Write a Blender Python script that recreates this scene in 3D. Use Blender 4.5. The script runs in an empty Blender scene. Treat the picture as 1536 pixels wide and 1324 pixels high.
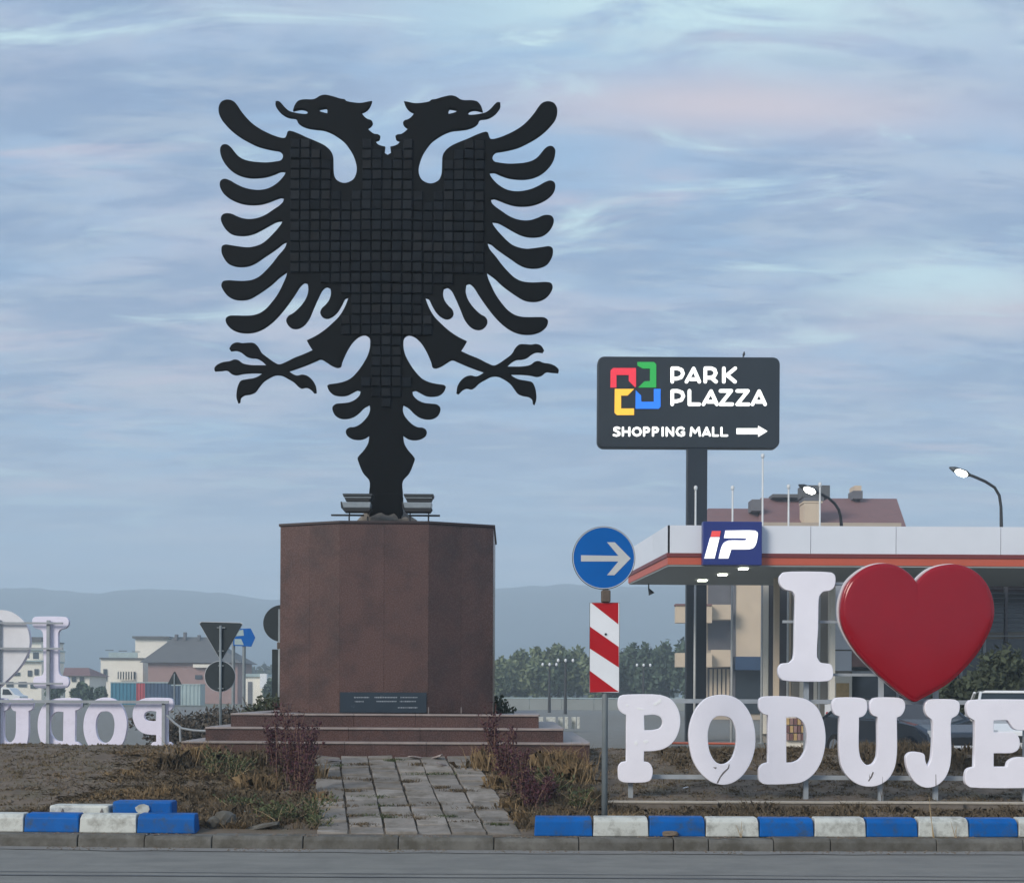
import bpy, bmesh, math, random
import numpy as np
from mathutils import Vector, Matrix, noise as mnoise
R = math.radians
random.seed(7); rng = np.random.default_rng(7)
sc = bpy.context.scene
COL = sc.collection

# ------------------------------------------------------------------ camera
F = 2100.0; CX = 768.0; HY = 1040.0; EYE = 1.5; ROLL = R(0.3)
cam_d = bpy.data.cameras.new('camera'); cam = bpy.data.objects.new('camera', cam_d); COL.objects.link(cam)
cam_d.lens = F / 1536 * 36; cam_d.sensor_width = 36; cam_d.shift_y = (HY - 662) / 1536
cam_d.clip_end = 8000; cam_d.clip_start = 0.1
cam.matrix_world = Matrix.Translation((0, 0, EYE)) @ Matrix.Rotation(R(90), 4, 'X') @ Matrix.Rotation(ROLL, 4, 'Z')
sc.camera = cam
sc.view_settings.view_transform = 'Standard'; sc.view_settings.look = 'None'
sc.view_settings.exposure = 0.98; sc.view_settings.gamma = 1
sc.render.engine = 'CYCLES'
sc.cycles.max_bounces = 6; sc.cycles.volume_bounces = 1

def s2l(r, g, b):
    f = lambda c: (c / 12.92 if c <= .04045 else ((c + .055) / 1.055) ** 2.4)
    return (f(r / 255), f(g / 255), f(b / 255), 1)

# ------------------------------------------------------------------ world
w = bpy.data.worlds.new('World'); sc.world = w; w.use_nodes = True
nt = w.node_tree; N = nt.nodes; L = nt.links; N.clear()
SUN_EL, SUN_AZ = 28, 222   # azimuth measured from +Y clockwise: behind the camera, to its left
def wn(t, **k):
    n = N.new(t)
    for a, b in k.items(): setattr(n, a, b)
    return n
out = wn('ShaderNodeOutputWorld'); bg = wn('ShaderNodeBackground'); bg.inputs['Strength'].default_value = 0.0565
L.new(bg.outputs[0], out.inputs[0])
sky = wn('ShaderNodeTexSky', sky_type='NISHITA', sun_disc=False, sun_elevation=R(SUN_EL), sun_rotation=R(SUN_AZ), air_density=1.2, dust_density=2.0)
tc = wn('ShaderNodeTexCoord'); sep = wn('ShaderNodeSeparateXYZ'); L.new(tc.outputs['Generated'], sep.inputs[0])
def math_n(op, a, b=None, clamp=False, c=None):
    n = wn('ShaderNodeMath', operation=op, use_clamp=clamp)
    for i, v in enumerate((a, b, c)):
        if v is None: continue
        if isinstance(v, (int, float)): n.inputs[i].default_value = v
        else: L.new(v, n.inputs[i])
    return n.outputs[0]
zc = math_n('MAXIMUM', sep.outputs['Z'], 0.0)
den = math_n('ADD', zc, 0.14)
u = math_n('DIVIDE', sep.outputs['X'], den); v = math_n('DIVIDE', sep.outputs['Y'], den)
cmb = wn('ShaderNodeCombineXYZ'); L.new(u, cmb.inputs[0]); L.new(v, cmb.inputs[1])
def noise_w(scale, rot, sx, sy, off, detail=7, rough=.55, dist=.3):
    m = wn('ShaderNodeMapping'); m.inputs['Rotation'].default_value[2] = R(rot)
    m.inputs['Scale'].default_value = (sx, sy, 1); m.inputs['Location'].default_value = (off, off * .7, 0)
    L.new(cmb.outputs[0], m.inputs['Vector'])
    n = wn('ShaderNodeTexNoise'); L.new(m.outputs[0], n.inputs['Vector'])
    n.inputs['Scale'].default_value = scale; n.inputs['Detail'].default_value = detail
    n.inputs['Roughness'].default_value = rough; n.inputs['Distortion'].default_value = dist
    return n.outputs['Fac']
def step_w(x, a, b, smooth=True):
    n = wn('ShaderNodeMapRange', interpolation_type='SMOOTHSTEP' if smooth else 'LINEAR')
    L.new(x, n.inputs['Value']); n.inputs['From Min'].default_value = a; n.inputs['From Max'].default_value = b
    return n.outputs['Result']
def mix_w(f, a, b):
    n = wn('ShaderNodeMix', data_type='RGBA')
    if isinstance(f, (int, float)): n.inputs['Factor'].default_value = f
    else: L.new(f, n.inputs['Factor'])
    for i, c in ((6, a), (7, b)):
        if isinstance(c, tuple): n.inputs[i].default_value = tuple(k * 10 for k in c[:3]) + (1,)
        else: L.new(c, n.inputs[i])
    return n.outputs[2]
c0 = mix_w(step_w(noise_w(1.6, 12, .8, 1.1, 3.1), .36, .64), s2l(152, 187, 222), s2l(190, 196, 215))
c1 = mix_w(math_n('MULTIPLY', step_w(noise_w(2.6, -8, .6, 1.4, 9.4, 9, .6, .5), .42, .60), .85), c0, s2l(136, 162, 197))
c1 = mix_w(math_n('MULTIPLY', step_w(noise_w(7.0, 6, .5, 1.5, 61.4, 10, .65, .6), .46, .66), .55), c1, s2l(188, 202, 218))
c1 = mix_w(math_n('MULTIPLY', step_w(noise_w(11.0, -4, .5, 1.5, 81.4, 10, .65, .6), .48, .66), .50), c1, s2l(130, 156, 194))
hi = step_w(zc, .10, .42)
pk = math_n('MULTIPLY', step_w(noise_w(3.0, 15, .5, 1.6, 21.7, 9, .62, .6), .53, .70), .6)
c2 = mix_w(pk, c1, s2l(214, 204, 218))
cy = math_n('MULTIPLY', step_w(noise_w(3.6, 10, .6, 1.5, 44.2, 9, .62, .9), .53, .72), math_n('MULTIPLY_ADD', hi, .55, c=.40))
def blob(uc, vc, ru, rv):
    a = math_n('DIVIDE', math_n('SUBTRACT', u, uc), ru); b = math_n('DIVIDE', math_n('SUBTRACT', v, vc), rv)
    return math_n('POWER', 2.718, math_n('MULTIPLY', math_n('ADD', math_n('MULTIPLY', a, a), math_n('MULTIPLY', b, b)), -1.0))
wisp = step_w(noise_w(5.5, 18, .7, 1.6, 3.3, 10, .62, .7), .34, .58)
cy = math_n('MAXIMUM', cy, math_n('MULTIPLY', math_n('MAXIMUM', blob(.20, 1.55, .30, .10), math_n('MULTIPLY', blob(.68, 2.22, .22, .12), .8)), wisp))
c2 = mix_w(math_n('MULTIPLY', math_n('MAXIMUM', blob(.26, 1.74, .30, .07), math_n('MULTIPLY', blob(.80, 2.32, .22, .10), .8)), .85), c2, s2l(222, 208, 214))
c3 = mix_w(cy, c2, s2l(212, 242, 246))
hz = math_n('SUBTRACT', 1.0, step_w(zc, .03, .22))
c4 = mix_w(math_n('MULTIPLY', hz, .78), c3, s2l(168, 192, 222))
c5 = mix_w(0.12, c4, sky.outputs[0])
L.new(c5, bg.inputs['Color'])

# ------------------------------------------------------------------ sun (soft: thick cloud)
sd = bpy.data.lights.new('sun', 'SUN'); sd.energy = 1.5; sd.angle = R(22); sd.color = (1, .92, .82)
so = bpy.data.objects.new('sun', sd); COL.objects.link(so)
az, el = R(SUN_AZ), R(SUN_EL)
dvec = Vector((math.sin(az) * math.cos(el), math.cos(az) * math.cos(el), math.sin(el)))
so.rotation_euler = dvec.to_track_quat('Z', 'Y').to_euler(); so.location = (0, -10, 30)

# ------------------------------------------------------------------ pixel -> world
CR, SR = math.cos(ROLL), math.sin(ROLL)
def P(x, y, Y):
    dx, dy = x - CX, y - HY
    a = dx * CR + dy * SR; b = -dx * SR + dy * CR
    return Vector((a * Y / F, Y, EYE - b * Y / F))
def PX(x, Y, y=1040): return P(x, y, Y).x
def PZ(y, Y, x=768): return P(x, y, Y).z

# ------------------------------------------------------------------ materials
MATS = {}
def mat(name, rgb, rough=.7, var=.12, scale=4, bump=.0, bscale=40, metal=0, coat=0, spec=.5, rgb2=None, rnd=0.0, emit=0, stretch=(1, 1, 1), island=0, det=5):
    if name in MATS: return MATS[name]
    m = bpy.data.materials.new(name); m.use_nodes = True; n = m.node_tree.nodes; l = m.node_tree.links
    b = n['Principled BSDF']; b.inputs['Roughness'].default_value = rough; b.inputs['Metallic'].default_value = metal
    b.inputs['Coat Weight'].default_value = coat; b.inputs['Specular IOR Level'].default_value = spec
    c1 = s2l(*rgb); c2 = s2l(*rgb2) if rgb2 else tuple(min(1, k * (1 + var)) for k in c1[:3]) + (1,)
    c0 = c1 if rgb2 else tuple(k * (1 - var) for k in c1[:3]) + (1,)
    g = n.new('ShaderNodeNewGeometry'); mp = n.new('ShaderNodeMapping'); mp.inputs['Scale'].default_value = stretch
    l.new(g.outputs['Position'], mp.inputs['Vector'])
    t = n.new('ShaderNodeTexNoise'); t.inputs['Scale'].default_value = scale; t.inputs['Detail'].default_value = det
    t.inputs['Roughness'].default_value = .6
    l.new(mp.outputs[0], t.inputs['Vector'])
    mr = n.new('ShaderNodeMapRange'); mr.inputs['From Min'].default_value = .3; mr.inputs['From Max'].default_value = .7
    l.new(t.outputs['Fac'], mr.inputs['Value'])
    mx = n.new('ShaderNodeMix'); mx.data_type = 'RGBA'; mx.inputs[6].default_value = c0; mx.inputs[7].default_value = c2
    fac = mr.outputs[0]
    if island:
        ad = n.new('ShaderNodeMix'); ad.data_type = 'FLOAT'; ad.inputs[0].default_value = island
        l.new(fac, ad.inputs[2]); l.new(g.outputs['Random Per Island'], ad.inputs[3]); fac = ad.outputs[0]
    l.new(fac, mx.inputs['Factor']); colr = mx.outputs[2]
    if rnd:
        oi = n.new('ShaderNodeObjectInfo'); m2 = n.new('ShaderNodeMapRange'); m2.inputs['To Min'].default_value = 1 - rnd; m2.inputs['To Max'].default_value = 1 + rnd
        l.new(oi.outputs['Random'], m2.inputs['Value'])
        vm = n.new('ShaderNodeVectorMath'); vm.operation = 'SCALE'; l.new(colr, vm.inputs[0]); l.new(m2.outputs[0], vm.inputs['Scale']); colr = vm.outputs[0]
    l.new(colr, b.inputs['Base Color'])
    rr = n.new('ShaderNodeMapRange'); rr.inputs['To Min'].default_value = max(0.02, rough - .1); rr.inputs['To Max'].default_value = min(1, rough + .1)
    l.new(t.outputs['Fac'], rr.inputs['Value']); l.new(rr.outputs[0], b.inputs['Roughness'])
    if bump:
        t2 = n.new('ShaderNodeTexNoise'); t2.inputs['Scale'].default_value = bscale; t2.inputs['Detail'].default_value = 4
        l.new(mp.outputs[0], t2.inputs['Vector'])
        bp = n.new('ShaderNodeBump'); bp.inputs['Strength'].default_value = min(1, bump * 10); bp.inputs['Distance'].default_value = bump
        l.new(t2.outputs['Fac'], bp.inputs['Height']); l.new(bp.outputs[0], b.inputs['Normal'])
    if emit:
        b.inputs['Emission Color'].default_value = c1; b.inputs['Emission Strength'].default_value = emit
    MATS[name] = m; return m

def dirt(m, rgb, amount=.5, scale=3, lo=.5, hi=.7):
    """worn / dirty patches of their own shape over a material"""
    n = m.node_tree.nodes; l = m.node_tree.links; b = n['Principled BSDF']
    src = b.inputs['Base Color'].links[0].from_socket
    g = n.new('ShaderNodeNewGeometry')
    t = n.new('ShaderNodeTexNoise'); t.inputs['Scale'].default_value = scale; t.inputs['Detail'].default_value = 9; t.inputs['Roughness'].default_value = .7
    l.new(g.outputs['Position'], t.inputs['Vector'])
    mr = n.new('ShaderNodeMapRange'); mr.inputs['From Min'].default_value = lo; mr.inputs['From Max'].default_value = hi; mr.inputs['To Max'].default_value = amount
    l.new(t.outputs['Fac'], mr.inputs['Value'])
    mx = n.new('ShaderNodeMix'); mx.data_type = 'RGBA'; mx.inputs[7].default_value = s2l(*rgb)
    l.new(src, mx.inputs[6]); l.new(mr.outputs[0], mx.inputs['Factor']); l.new(mx.outputs[2], b.inputs['Base Color'])
    return m

M_eagle = mat('eagle_paint', (8, 12, 15), .65, .25, 3, .002, 25, spec=.12)
M_tile = mat('eagle_tile', (12, 18, 24), .6, .3, 5, .003, 20, spec=.15, rnd=.3)
M_gran = mat('red_granite', (78, 56, 51), .27, .22, 60, .0, spec=.45, rnd=.12, rgb2=(95, 73, 67), det=6)
dirt(M_gran, (62, 50, 48), .85, 2.2, .45, .66)
M_lip = mat('granite_lip', (150, 138, 132), .5, .2, 8, rnd=.06)
M_cap = mat('granite_cap', (56, 44, 44), .45, .2, 8)
M_plaq = mat('plaque_black', (40, 52, 62), .25, .1, 4, spec=.6)
M_engr = mat('plaque_letter', (150, 158, 165), .5, .1)
M_white = mat('letter_white', (246, 243, 250), .38, .03, 2, spec=.4, coat=.15)
dirt(M_white, (226, 224, 232), .4, 2.2, .5, .8)
M_back = mat('letter_back_white', (238, 234, 250), .5, .05, 3)
dirt(M_back, (176, 170, 186), .5, 3, .5, .8)
M_side = mat('letter_return', (225, 225, 228), .45, .06, 3)
M_frame = mat('frame_steel', (158, 164, 168), .45, .12, 6, metal=.0, spec=.5)
M_heart = mat('heart_red', (146, 4, 26), .13, .05, 2, coat=.0, spec=.45)
M_patch = mat('white_patch', (250, 250, 250), .3, .02)  # brighter white for the small patches on the letter P
M_mark = mat('dark_mark', (112, 106, 104), .8, .2)  # dark grey for twigs, slots and blots
M_blue = mat('kerb_blue', (0, 90, 164), .55, .12, 6, .003, 30, rnd=.06, spec=.2)
dirt(M_blue, (60, 78, 96), .75, 9, .50, .66)
M_kw = mat('kerb_white', (196, 198, 190), .6, .07, 6, .003, 30, rnd=.04)
dirt(M_kw, (128, 126, 116), .8, 8, .48, .68)
M_conc = mat('kerb_concrete', (102, 100, 94), .85, .2, 7, .006, 30, rnd=.12)
dirt(M_conc, (70, 66, 56), .8, 4, .42, .62)
M_pave = mat('paver_stone', (124, 119, 112), .8, .14, 7, .006, 30, rnd=.24, rgb2=(146, 139, 131), spec=.3)
dirt(M_pave, (92, 84, 70), .75, 3.2, .46, .66)
M_road = mat('asphalt', (118, 117, 112), .85, .10, 3, .004, 120, rgb2=(134, 133, 127), stretch=(.35, 1.4, 1), det=9, spec=.3)
dirt(M_road, (104, 104, 101), .45, 1.7, .45, .62)
M_tar = mat('tar_seam', (66, 68, 72), .6, .2, 9)
M_dust = mat('gutter_dust', (126, 124, 120), .9, .15, 7)
M_soil = mat('soil', (90, 78, 66), .95, .3, 5, .02, 22, rgb2=(116, 103, 88), det=10)
dirt(M_soil, (86, 84, 58), .6, 1.6, .5, .7)
M_wall = mat('low_wall_concrete', (112, 104, 95), .85, .2, 8, .004, 30)
M_edge = mat('wall_edge', (172, 164, 150), .8, .15, 10)
M_grass = mat('dry_grass', (66, 58, 46), .9, .3, 2.5, rgb2=(124, 108, 84), island=.6)
M_short = mat('short_dry_grass', (74, 66, 48), .9, .3, 2.5, rgb2=(128, 112, 84), island=.6)
M_tan = mat('tan_grass', (96, 78, 54), .9, .3, 4, rgb2=(160, 136, 100), island=.7)
M_green = mat('weed_green', (52, 66, 40), .8, .3, 6, rgb2=(98, 104, 66), island=.6)
M_red = mat('weed_red', (52, 30, 38), .8, .3, 6, rgb2=(88, 46, 56), island=.6)
M_redstem = mat('weed_red_stem', (96, 62, 60), .8, .2, 6, rgb2=(150, 118, 96), island=.5)
M_stem = mat('dry_stem', (150, 126, 92), .85, .2, 6, rgb2=(180, 160, 126), island=.5)
M_bush = mat('bush_leaf', (48, 56, 42), .8, .3, 6, rgb2=(78, 86, 60), island=.6)
M_brush = mat('brush_leaf', (66, 60, 54), .85, .3, 6, rgb2=(98, 88, 74), island=.6)
M_tree = mat('tree_leaf', (72, 88, 66), .8, .3, .6, rgb2=(128, 138, 100), island=.55)
M_tree2 = mat('tree_leaf_dark', (56, 74, 62), .8, .3, .6, rgb2=(86, 104, 82), island=.55)
M_bark = mat('bark', (84, 74, 64), .9, .2, 5)
M_galv = mat('galvanised', (132, 140, 142), .5, .12, 7, metal=.2)
M_sback = mat('sign_back', (30, 42, 46), .5, .12, 4)
M_rim = mat('sign_rim', (196, 202, 206), .4, .06)
M_sblue = mat('sign_blue', (0, 94, 172), .45, .05, 2, spec=.2)
M_sarrow = mat('sign_arrow', (196, 198, 196), .4, .05)
M_sred = mat('sign_red', (176, 20, 30), .45, .08, 3, spec=.25)
M_swhite = mat('sign_white', (232, 234, 236), .4, .05, 3)
M_rust = mat('rusty_clamp', (96, 84, 74), .8, .25, 20)
M_dark = mat('mall_sign_panel', (28, 37, 44), .5, .08, 1)
M_dpole = mat('mall_pole', (24, 33, 42), .45, .1, 2)
M_lw = mat('lit_white', (250, 250, 245), .4, .01, emit=.55)
M_lr = mat('logo_red', (226, 52, 68), .4, .03, emit=.25); M_lg = mat('logo_green', (40, 160, 70), .4, .03, emit=.25)
M_ly = mat('logo_yellow', (250, 190, 60), .4, .03, emit=.3); M_lb = mat('logo_blue', (40, 120, 235), .4, .03, emit=.3)
M_fasc = mat('canopy_white', (226, 230, 236), .45, .04, .8, rnd=.02)
M_band = mat('canopy_red', (196, 92, 66), .45, .07, 1)
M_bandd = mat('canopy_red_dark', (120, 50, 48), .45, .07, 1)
M_soff = mat('soffit', (160, 164, 162), .6, .08, 1)
M_ipb = mat('station_blue', (34, 50, 124), .4, .05, 1)
M_ipr = mat('station_red', (230, 80, 76), .4, .05, emit=.2)
M_lamp = mat('lamp_glow', (255, 252, 240), .3, .01, emit=2.6)
M_slight = mat('soffit_lamp', (250, 255, 235), .3, .01, emit=2.6)
M_pole = mat('white_pole', (206, 208, 206), .45, .08, 5)
M_black = mat('black_metal', (34, 36, 38), .5, .15, 8)
M_hood = mat('lamp_hood', (66, 70, 72), .45, .15, 8, metal=.3)
M_glassl = mat('lamp_glass', (140, 148, 152), .2, .12, 12, spec=.7)
M_mort = mat('mortar', (112, 106, 98), .9, .2, 14, .01, 30)
M_beige = mat('beige_wall', (204, 186, 162), .8, .06, 1)
M_brown = mat('beige_wall_dark', (180, 166, 148), .8, .06, 1)
M_rec = mat('recess_grey', (104, 104, 108), .8, .12, 1)
M_roof = mat('roof_tile_red', (124, 92, 90), .8, .10, 2, rnd=.03)
M_roofg = mat('roof_tile_grey', (92, 92, 92), .8, .10, 1, rnd=.03)
M_brk = mat('pink_brick', (158, 128, 122), .8, .10, 1)
M_cream = mat('cream_wall', (238, 232, 218), .75, .05, .6)
M_teal = mat('container_teal', (44, 116, 140), .55, .1, 1)
M_navy = mat('container_navy', (48, 72, 100), .55, .1, 1)
M_cred = mat('container_red', (178, 70, 80), .55, .1, 1)
M_corr = mat('corrugated_pale', (160, 178, 178), .5, .12, 1)
M_win = mat('window_glass', (52, 60, 66), .12, .1, .8, spec=.8)
M_glass = mat('shop_glass', (30, 38, 40), .05, .3, .8, spec=.8)
M_louv = mat('louvre', (96, 102, 112), .5, .1, 2)
M_int = mat('station_wall_grey', (158, 152, 142), .7, .08, 1)
M_posttan = mat('poster_tan', (198, 168, 118), .6, .2, 6)
M_card = mat('car_dark', (30, 40, 52), .15, .06, 2, coat=.7, spec=.6)
M_carw = mat('car_white', (232, 232, 230), .2, .03, 2, coat=.5)
M_tyre = mat('tyre', (30, 30, 30), .85, .1, 8)
M_rimm = mat('wheel_rim', (150, 152, 156), .3, .1, 5, metal=.6)
M_headl = mat('headlamp', (210, 215, 220), .1, .05, 5, spec=.9)
M_orange = mat('orange_pipe', (214, 112, 84), .5, .1, 5)
M_hill = mat('hill_wood_haze', (60, 78, 92), .9, .2, .02, rgb2=(76, 94, 106), det=8)  # part of the distance haze is put into this blue woodland colour
M_field = mat('field', (98, 100, 84), .95, .2, .05, rgb2=(122, 120, 104), det=8)
M_wallg = mat('far_wall', (142, 146, 142), .85, .1, .4)
M_fwood = mat('far_wood_leaf', (50, 62, 48), .85, .2, .2, rgb2=(80, 90, 66), island=.5)

# ------------------------------------------------------------------ object helpers
def tag(o, label=None, cat=None, group=None, kind=None):
    if label: o['label'] = label
    if cat: o['category'] = cat
    if group: o['group'] = group
    if kind: o['kind'] = kind
    return o
def empty(name, loc, label=None, cat=None, group=None, rz=0, kind=None):
    o = bpy.data.objects.new(name, None); COL.objects.link(o); o.location = loc; o.rotation_euler = (0, 0, rz)
    o.empty_display_size = .2
    return tag(o, label, cat, group, kind)
def link(name, me, m, parent=None, loc=None):
    if m is not None and not me.materials: me.materials.append(m)
    o = bpy.data.objects.new(name, me); COL.objects.link(o)
    if parent: o.parent = parent
    if loc is not None: o.location = loc
    return o
def copy_tree(o, parent=None):
    c = o.copy(); COL.objects.link(c)
    if parent: c.parent = parent
    for ch in list(o.children): copy_tree(ch, c)
    return c
class MB:
    def __init__(s, org=(0, 0, 0)): s.v = []; s.f = []; s.o = Vector(org); s.sm = False
    def add(s, vs, fs):
        b = len(s.v); s.v += [Vector(p) - s.o for p in vs]; s.f += [tuple(i + b for i in f) for f in fs]; return s
    def box(s, x0, x1, y0, y1, z0, z1):
        return s.add([(x0, y0, z0), (x1, y0, z0), (x1, y1, z0), (x0, y1, z0), (x0, y0, z1), (x1, y0, z1), (x1, y1, z1), (x0, y1, z1)],
                     [(0, 3, 2, 1), (4, 5, 6, 7), (0, 1, 5, 4), (1, 2, 6, 5), (2, 3, 7, 6), (3, 0, 4, 7)])
    def tube(s, pts, r, n=10, cap=True):
        pts = [Vector(p) for p in pts]; rs = r if isinstance(r, (list, tuple)) else [r] * len(pts)
        vs = []; fs = []
        for i, p in enumerate(pts):
            t = (pts[min(i + 1, len(pts) - 1)] - pts[max(i - 1, 0)]).normalized()
            a = t.cross(Vector((0, 1, 0)) if abs(t.y) < .9 else Vector((1, 0, 0))).normalized(); b = t.cross(a)
            for k in range(n):
                an = 2 * math.pi * k / n; vs.append(p + (a * math.cos(an) + b * math.sin(an)) * rs[i])
        for i in range(len(pts) - 1):
            for k in range(n):
                fs.append((i * n + k, i * n + (k + 1) % n, (i + 1) * n + (k + 1) % n, (i + 1) * n + k))
        if cap: fs.append(tuple(range(n))[::-1]); fs.append(tuple((len(pts) - 1) * n + k for k in range(n)))
        return s.add(vs, fs)
    def prism(s, poly, y0, y1):       # poly in (x, z), extruded along y
        n = len(poly); a = sum(poly[i][0] * poly[(i + 1) % n][1] - poly[(i + 1) % n][0] * poly[i][1] for i in range(n))
        if a < 0: poly = poly[::-1]
        vs = [(p[0], y0, p[1]) for p in poly] + [(p[0], y1, p[1]) for p in poly]
        fs = [tuple(range(n)), tuple(range(2 * n - 1, n - 1, -1))] + [(i, n + i, n + (i + 1) % n, (i + 1) % n) for i in range(n)]
        return s.add(vs, fs)
    def vprism(s, poly, z0, z1):      # poly in (x, y), extruded up
        n = len(poly); a = sum(poly[i][0] * poly[(i + 1) % n][1] - poly[(i + 1) % n][0] * poly[i][1] for i in range(n))
        if a < 0: poly = poly[::-1]
        vs = [(p[0], p[1], z0) for p in poly] + [(p[0], p[1], z1) for p in poly]
        fs = [tuple(range(n))[::-1], tuple(range(n, 2 * n))] + [(i, (i + 1) % n, n + (i + 1) % n, n + i) for i in range(n)]
        return s.add(vs, fs)
    def build(s, name, m, parent=None, smooth=False, bevel=0, loc=None):
        me = bpy.data.meshes.new(name); me.from_pydata(s.v, [], s.f); me.update()
        if smooth:
            for p in me.polygons: p.use_smooth = True
        o = link(name, me, m, parent, loc)
        if bevel:
            b = o.modifiers.new('bevel', 'BEVEL'); b.width = bevel; b.segments = 2; b.limit_method = 'ANGLE'
        return o
def smooth_poly(pts, corner=55, sub=4):
    n = len(pts); pts = [Vector((p[0], p[1])) for p in pts]; out = []
    tan = []; cor = []
    for i in range(n):
        a = (pts[i] - pts[i - 1]); b = (pts[(i + 1) % n] - pts[i])
        ang = math.degrees(a.angle(b, 0)); cor.append(ang > corner)
        w1, w2 = 1 / max(a.length, 1e-6), 1 / max(b.length, 1e-6)
        t = (a.normalized() * w1 + b.normalized() * w2); tan.append(t.normalized() if t.length > 1e-9 else b.normalized())
    for i in range(n):
        j = (i + 1) % n; d = pts[j] - pts[i]; Ln = d.length
        t0 = d.normalized() if cor[i] else tan[i]; t1 = d.normalized() if cor[j] else tan[j]
        k = sub if Ln > 3 else 2
        li = (pts[i] - pts[i - 1]).length; lj = (pts[(j + 1) % n] - pts[j]).length
        L0 = min(Ln, 1.3 * li); L1 = min(Ln, 1.3 * lj)
        if cor[i]: L0 = Ln
        if cor[j]: L1 = Ln
        for q in range(k):
            t = q / k; h = t * t
            out.append(pts[i] * (2 * t * h - 3 * h + 1) + t0 * L0 * (t * h - 2 * h + t) + pts[j] * (3 * h - 2 * t * h) + t1 * L1 * (t * h - h))
    return [(p.x, p.y) for p in out]
def plate(name, loops, yf, thick, m, parent=None, bevel=0.0, loc=None):
    """filled outline(s) in (x,z) with holes, front face at y=yf, going back by thick"""
    cu = bpy.data.curves.new('tmp', 'CURVE'); cu.dimensions = '2D'; cu.fill_mode = 'BOTH'
    cu.extrude = thick / 2 - bevel; cu.bevel_depth = bevel; cu.bevel_resolution = 2; cu.offset = -bevel
    for lp in loops:
        sp = cu.splines.new('POLY'); sp.points.add(len(lp) - 1); sp.use_cyclic_u = True
        sp.points.foreach_set('co', [c for p in lp for c in (p[0], p[1], 0, 1)])
    o = bpy.data.objects.new('tmp', cu); COL.objects.link(o)
    dg = bpy.context.evaluated_depsgraph_get(); dg.update()
    me = bpy.data.meshes.new_from_object(o.evaluated_get(dg)); me.name = name
    bpy.data.objects.remove(o); bpy.data.curves.remove(cu)
    me.transform(Matrix(((1, 0, 0, 0), (0, 0, -1, yf + thick / 2), (0, 1, 0, 0), (0, 0, 0, 1))))
    me.materials.clear()
    return link(name, me, m, parent, loc)
def pz(pts, sc_, ox, oy, Y):          # zoomed crop coordinates -> (x,z) in the plane at distance Y
    r = []
    for a, b in pts:
        p = P(ox + a / sc_, oy + b / sc_, Y); r.append((p.x, p.z))
    return r
def rel(poly, org): return [(x - org[0], z - org[2]) for x, z in poly]
def disc(cx, cz, r, n=48): return [(cx + r * math.cos(2 * math.pi * k / n), cz + r * math.sin(2 * math.pi * k / n)) for k in range(n)]
def stadium(a, b, r, n=7):
    a, b = Vector(a), Vector(b); d = (b - a); an = math.atan2(d.y, d.x); o = []
    for k in range(n + 1): t = an + math.pi / 2 + math.pi * k / n; o.append((a.x + r * math.cos(t), a.y + r * math.sin(t)))
    for k in range(n + 1): t = an - math.pi / 2 + math.pi * k / n; o.append((b.x + r * math.cos(t), b.y + r * math.sin(t)))
    return o
def rrect(x0, x1, z0, z1, r, n=6):
    o = []
    for cx, cz, a0 in ((x1 - r, z1 - r, 0), (x0 + r, z1 - r, 90), (x0 + r, z0 + r, 180), (x1 - r, z0 + r, 270)):
        for k in range(n + 1): a = R(a0 + 90 * k / n); o.append((cx + r * math.cos(a), cz + r * math.sin(a)))
    return o
def ramp(x, pts):
    if x <= pts[0][0]: return pts[0][1]
    for (a, b), (c, d) in zip(pts, pts[1:]):
        if x <= c: t = (x - a) / (c - a); return b + (d - b) * t
    return pts[-1][1]
def sst(x, a, b): t = min(1, max(0, (x - a) / (b - a))); return t * t * (3 - 2 * t)

# ------------------------------------------------------------------ ground, road, island
def kf(x): return 13.38 + .006 * x * x            # front line of the kerb
LP = [(13.6, .115), (17.75, .685), (18.5, .745), (19.4, .745), (21.5, .62), (27.2, .06)]
RP = [(13.75, .13), (15.95, .20), (16.05, .262), (17.2, .40), (19, .68), (20, .71), (21.5, .64), (27.2, .06)]
def hbase(x, y):
    d = y - (kf(x) - 13.38); t = sst(x, .75, 1.15)
    h = ramp(d, LP) * (1 - t) + ramp(d, RP) * t
    return h * (1 - sst(abs(x), 11.5, 13.6)) + .1 * sst(abs(x), 11.5, 13.6)
PATHDIR = Vector((-.147, 1))
def pathx(px_, Y): return PX(px_, 13.7) + PATHDIR.x * (Y - 13.7)
def hgt(x, y):
    h = hbase(x, y); e = .022 * mnoise.noise(Vector((x * 1.7, y * 1.7, 0))) + .018 * mnoise.noise(Vector((x * 6, y * 6, 3)))
    pl, pr = pathx(472, y), pathx(792, y)
    if pl - .05 < x < pr + .05 and y < 18: e = -.022
    return h + e * min(1, max(0, (y - kf(x) - .3) / .4))

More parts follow.
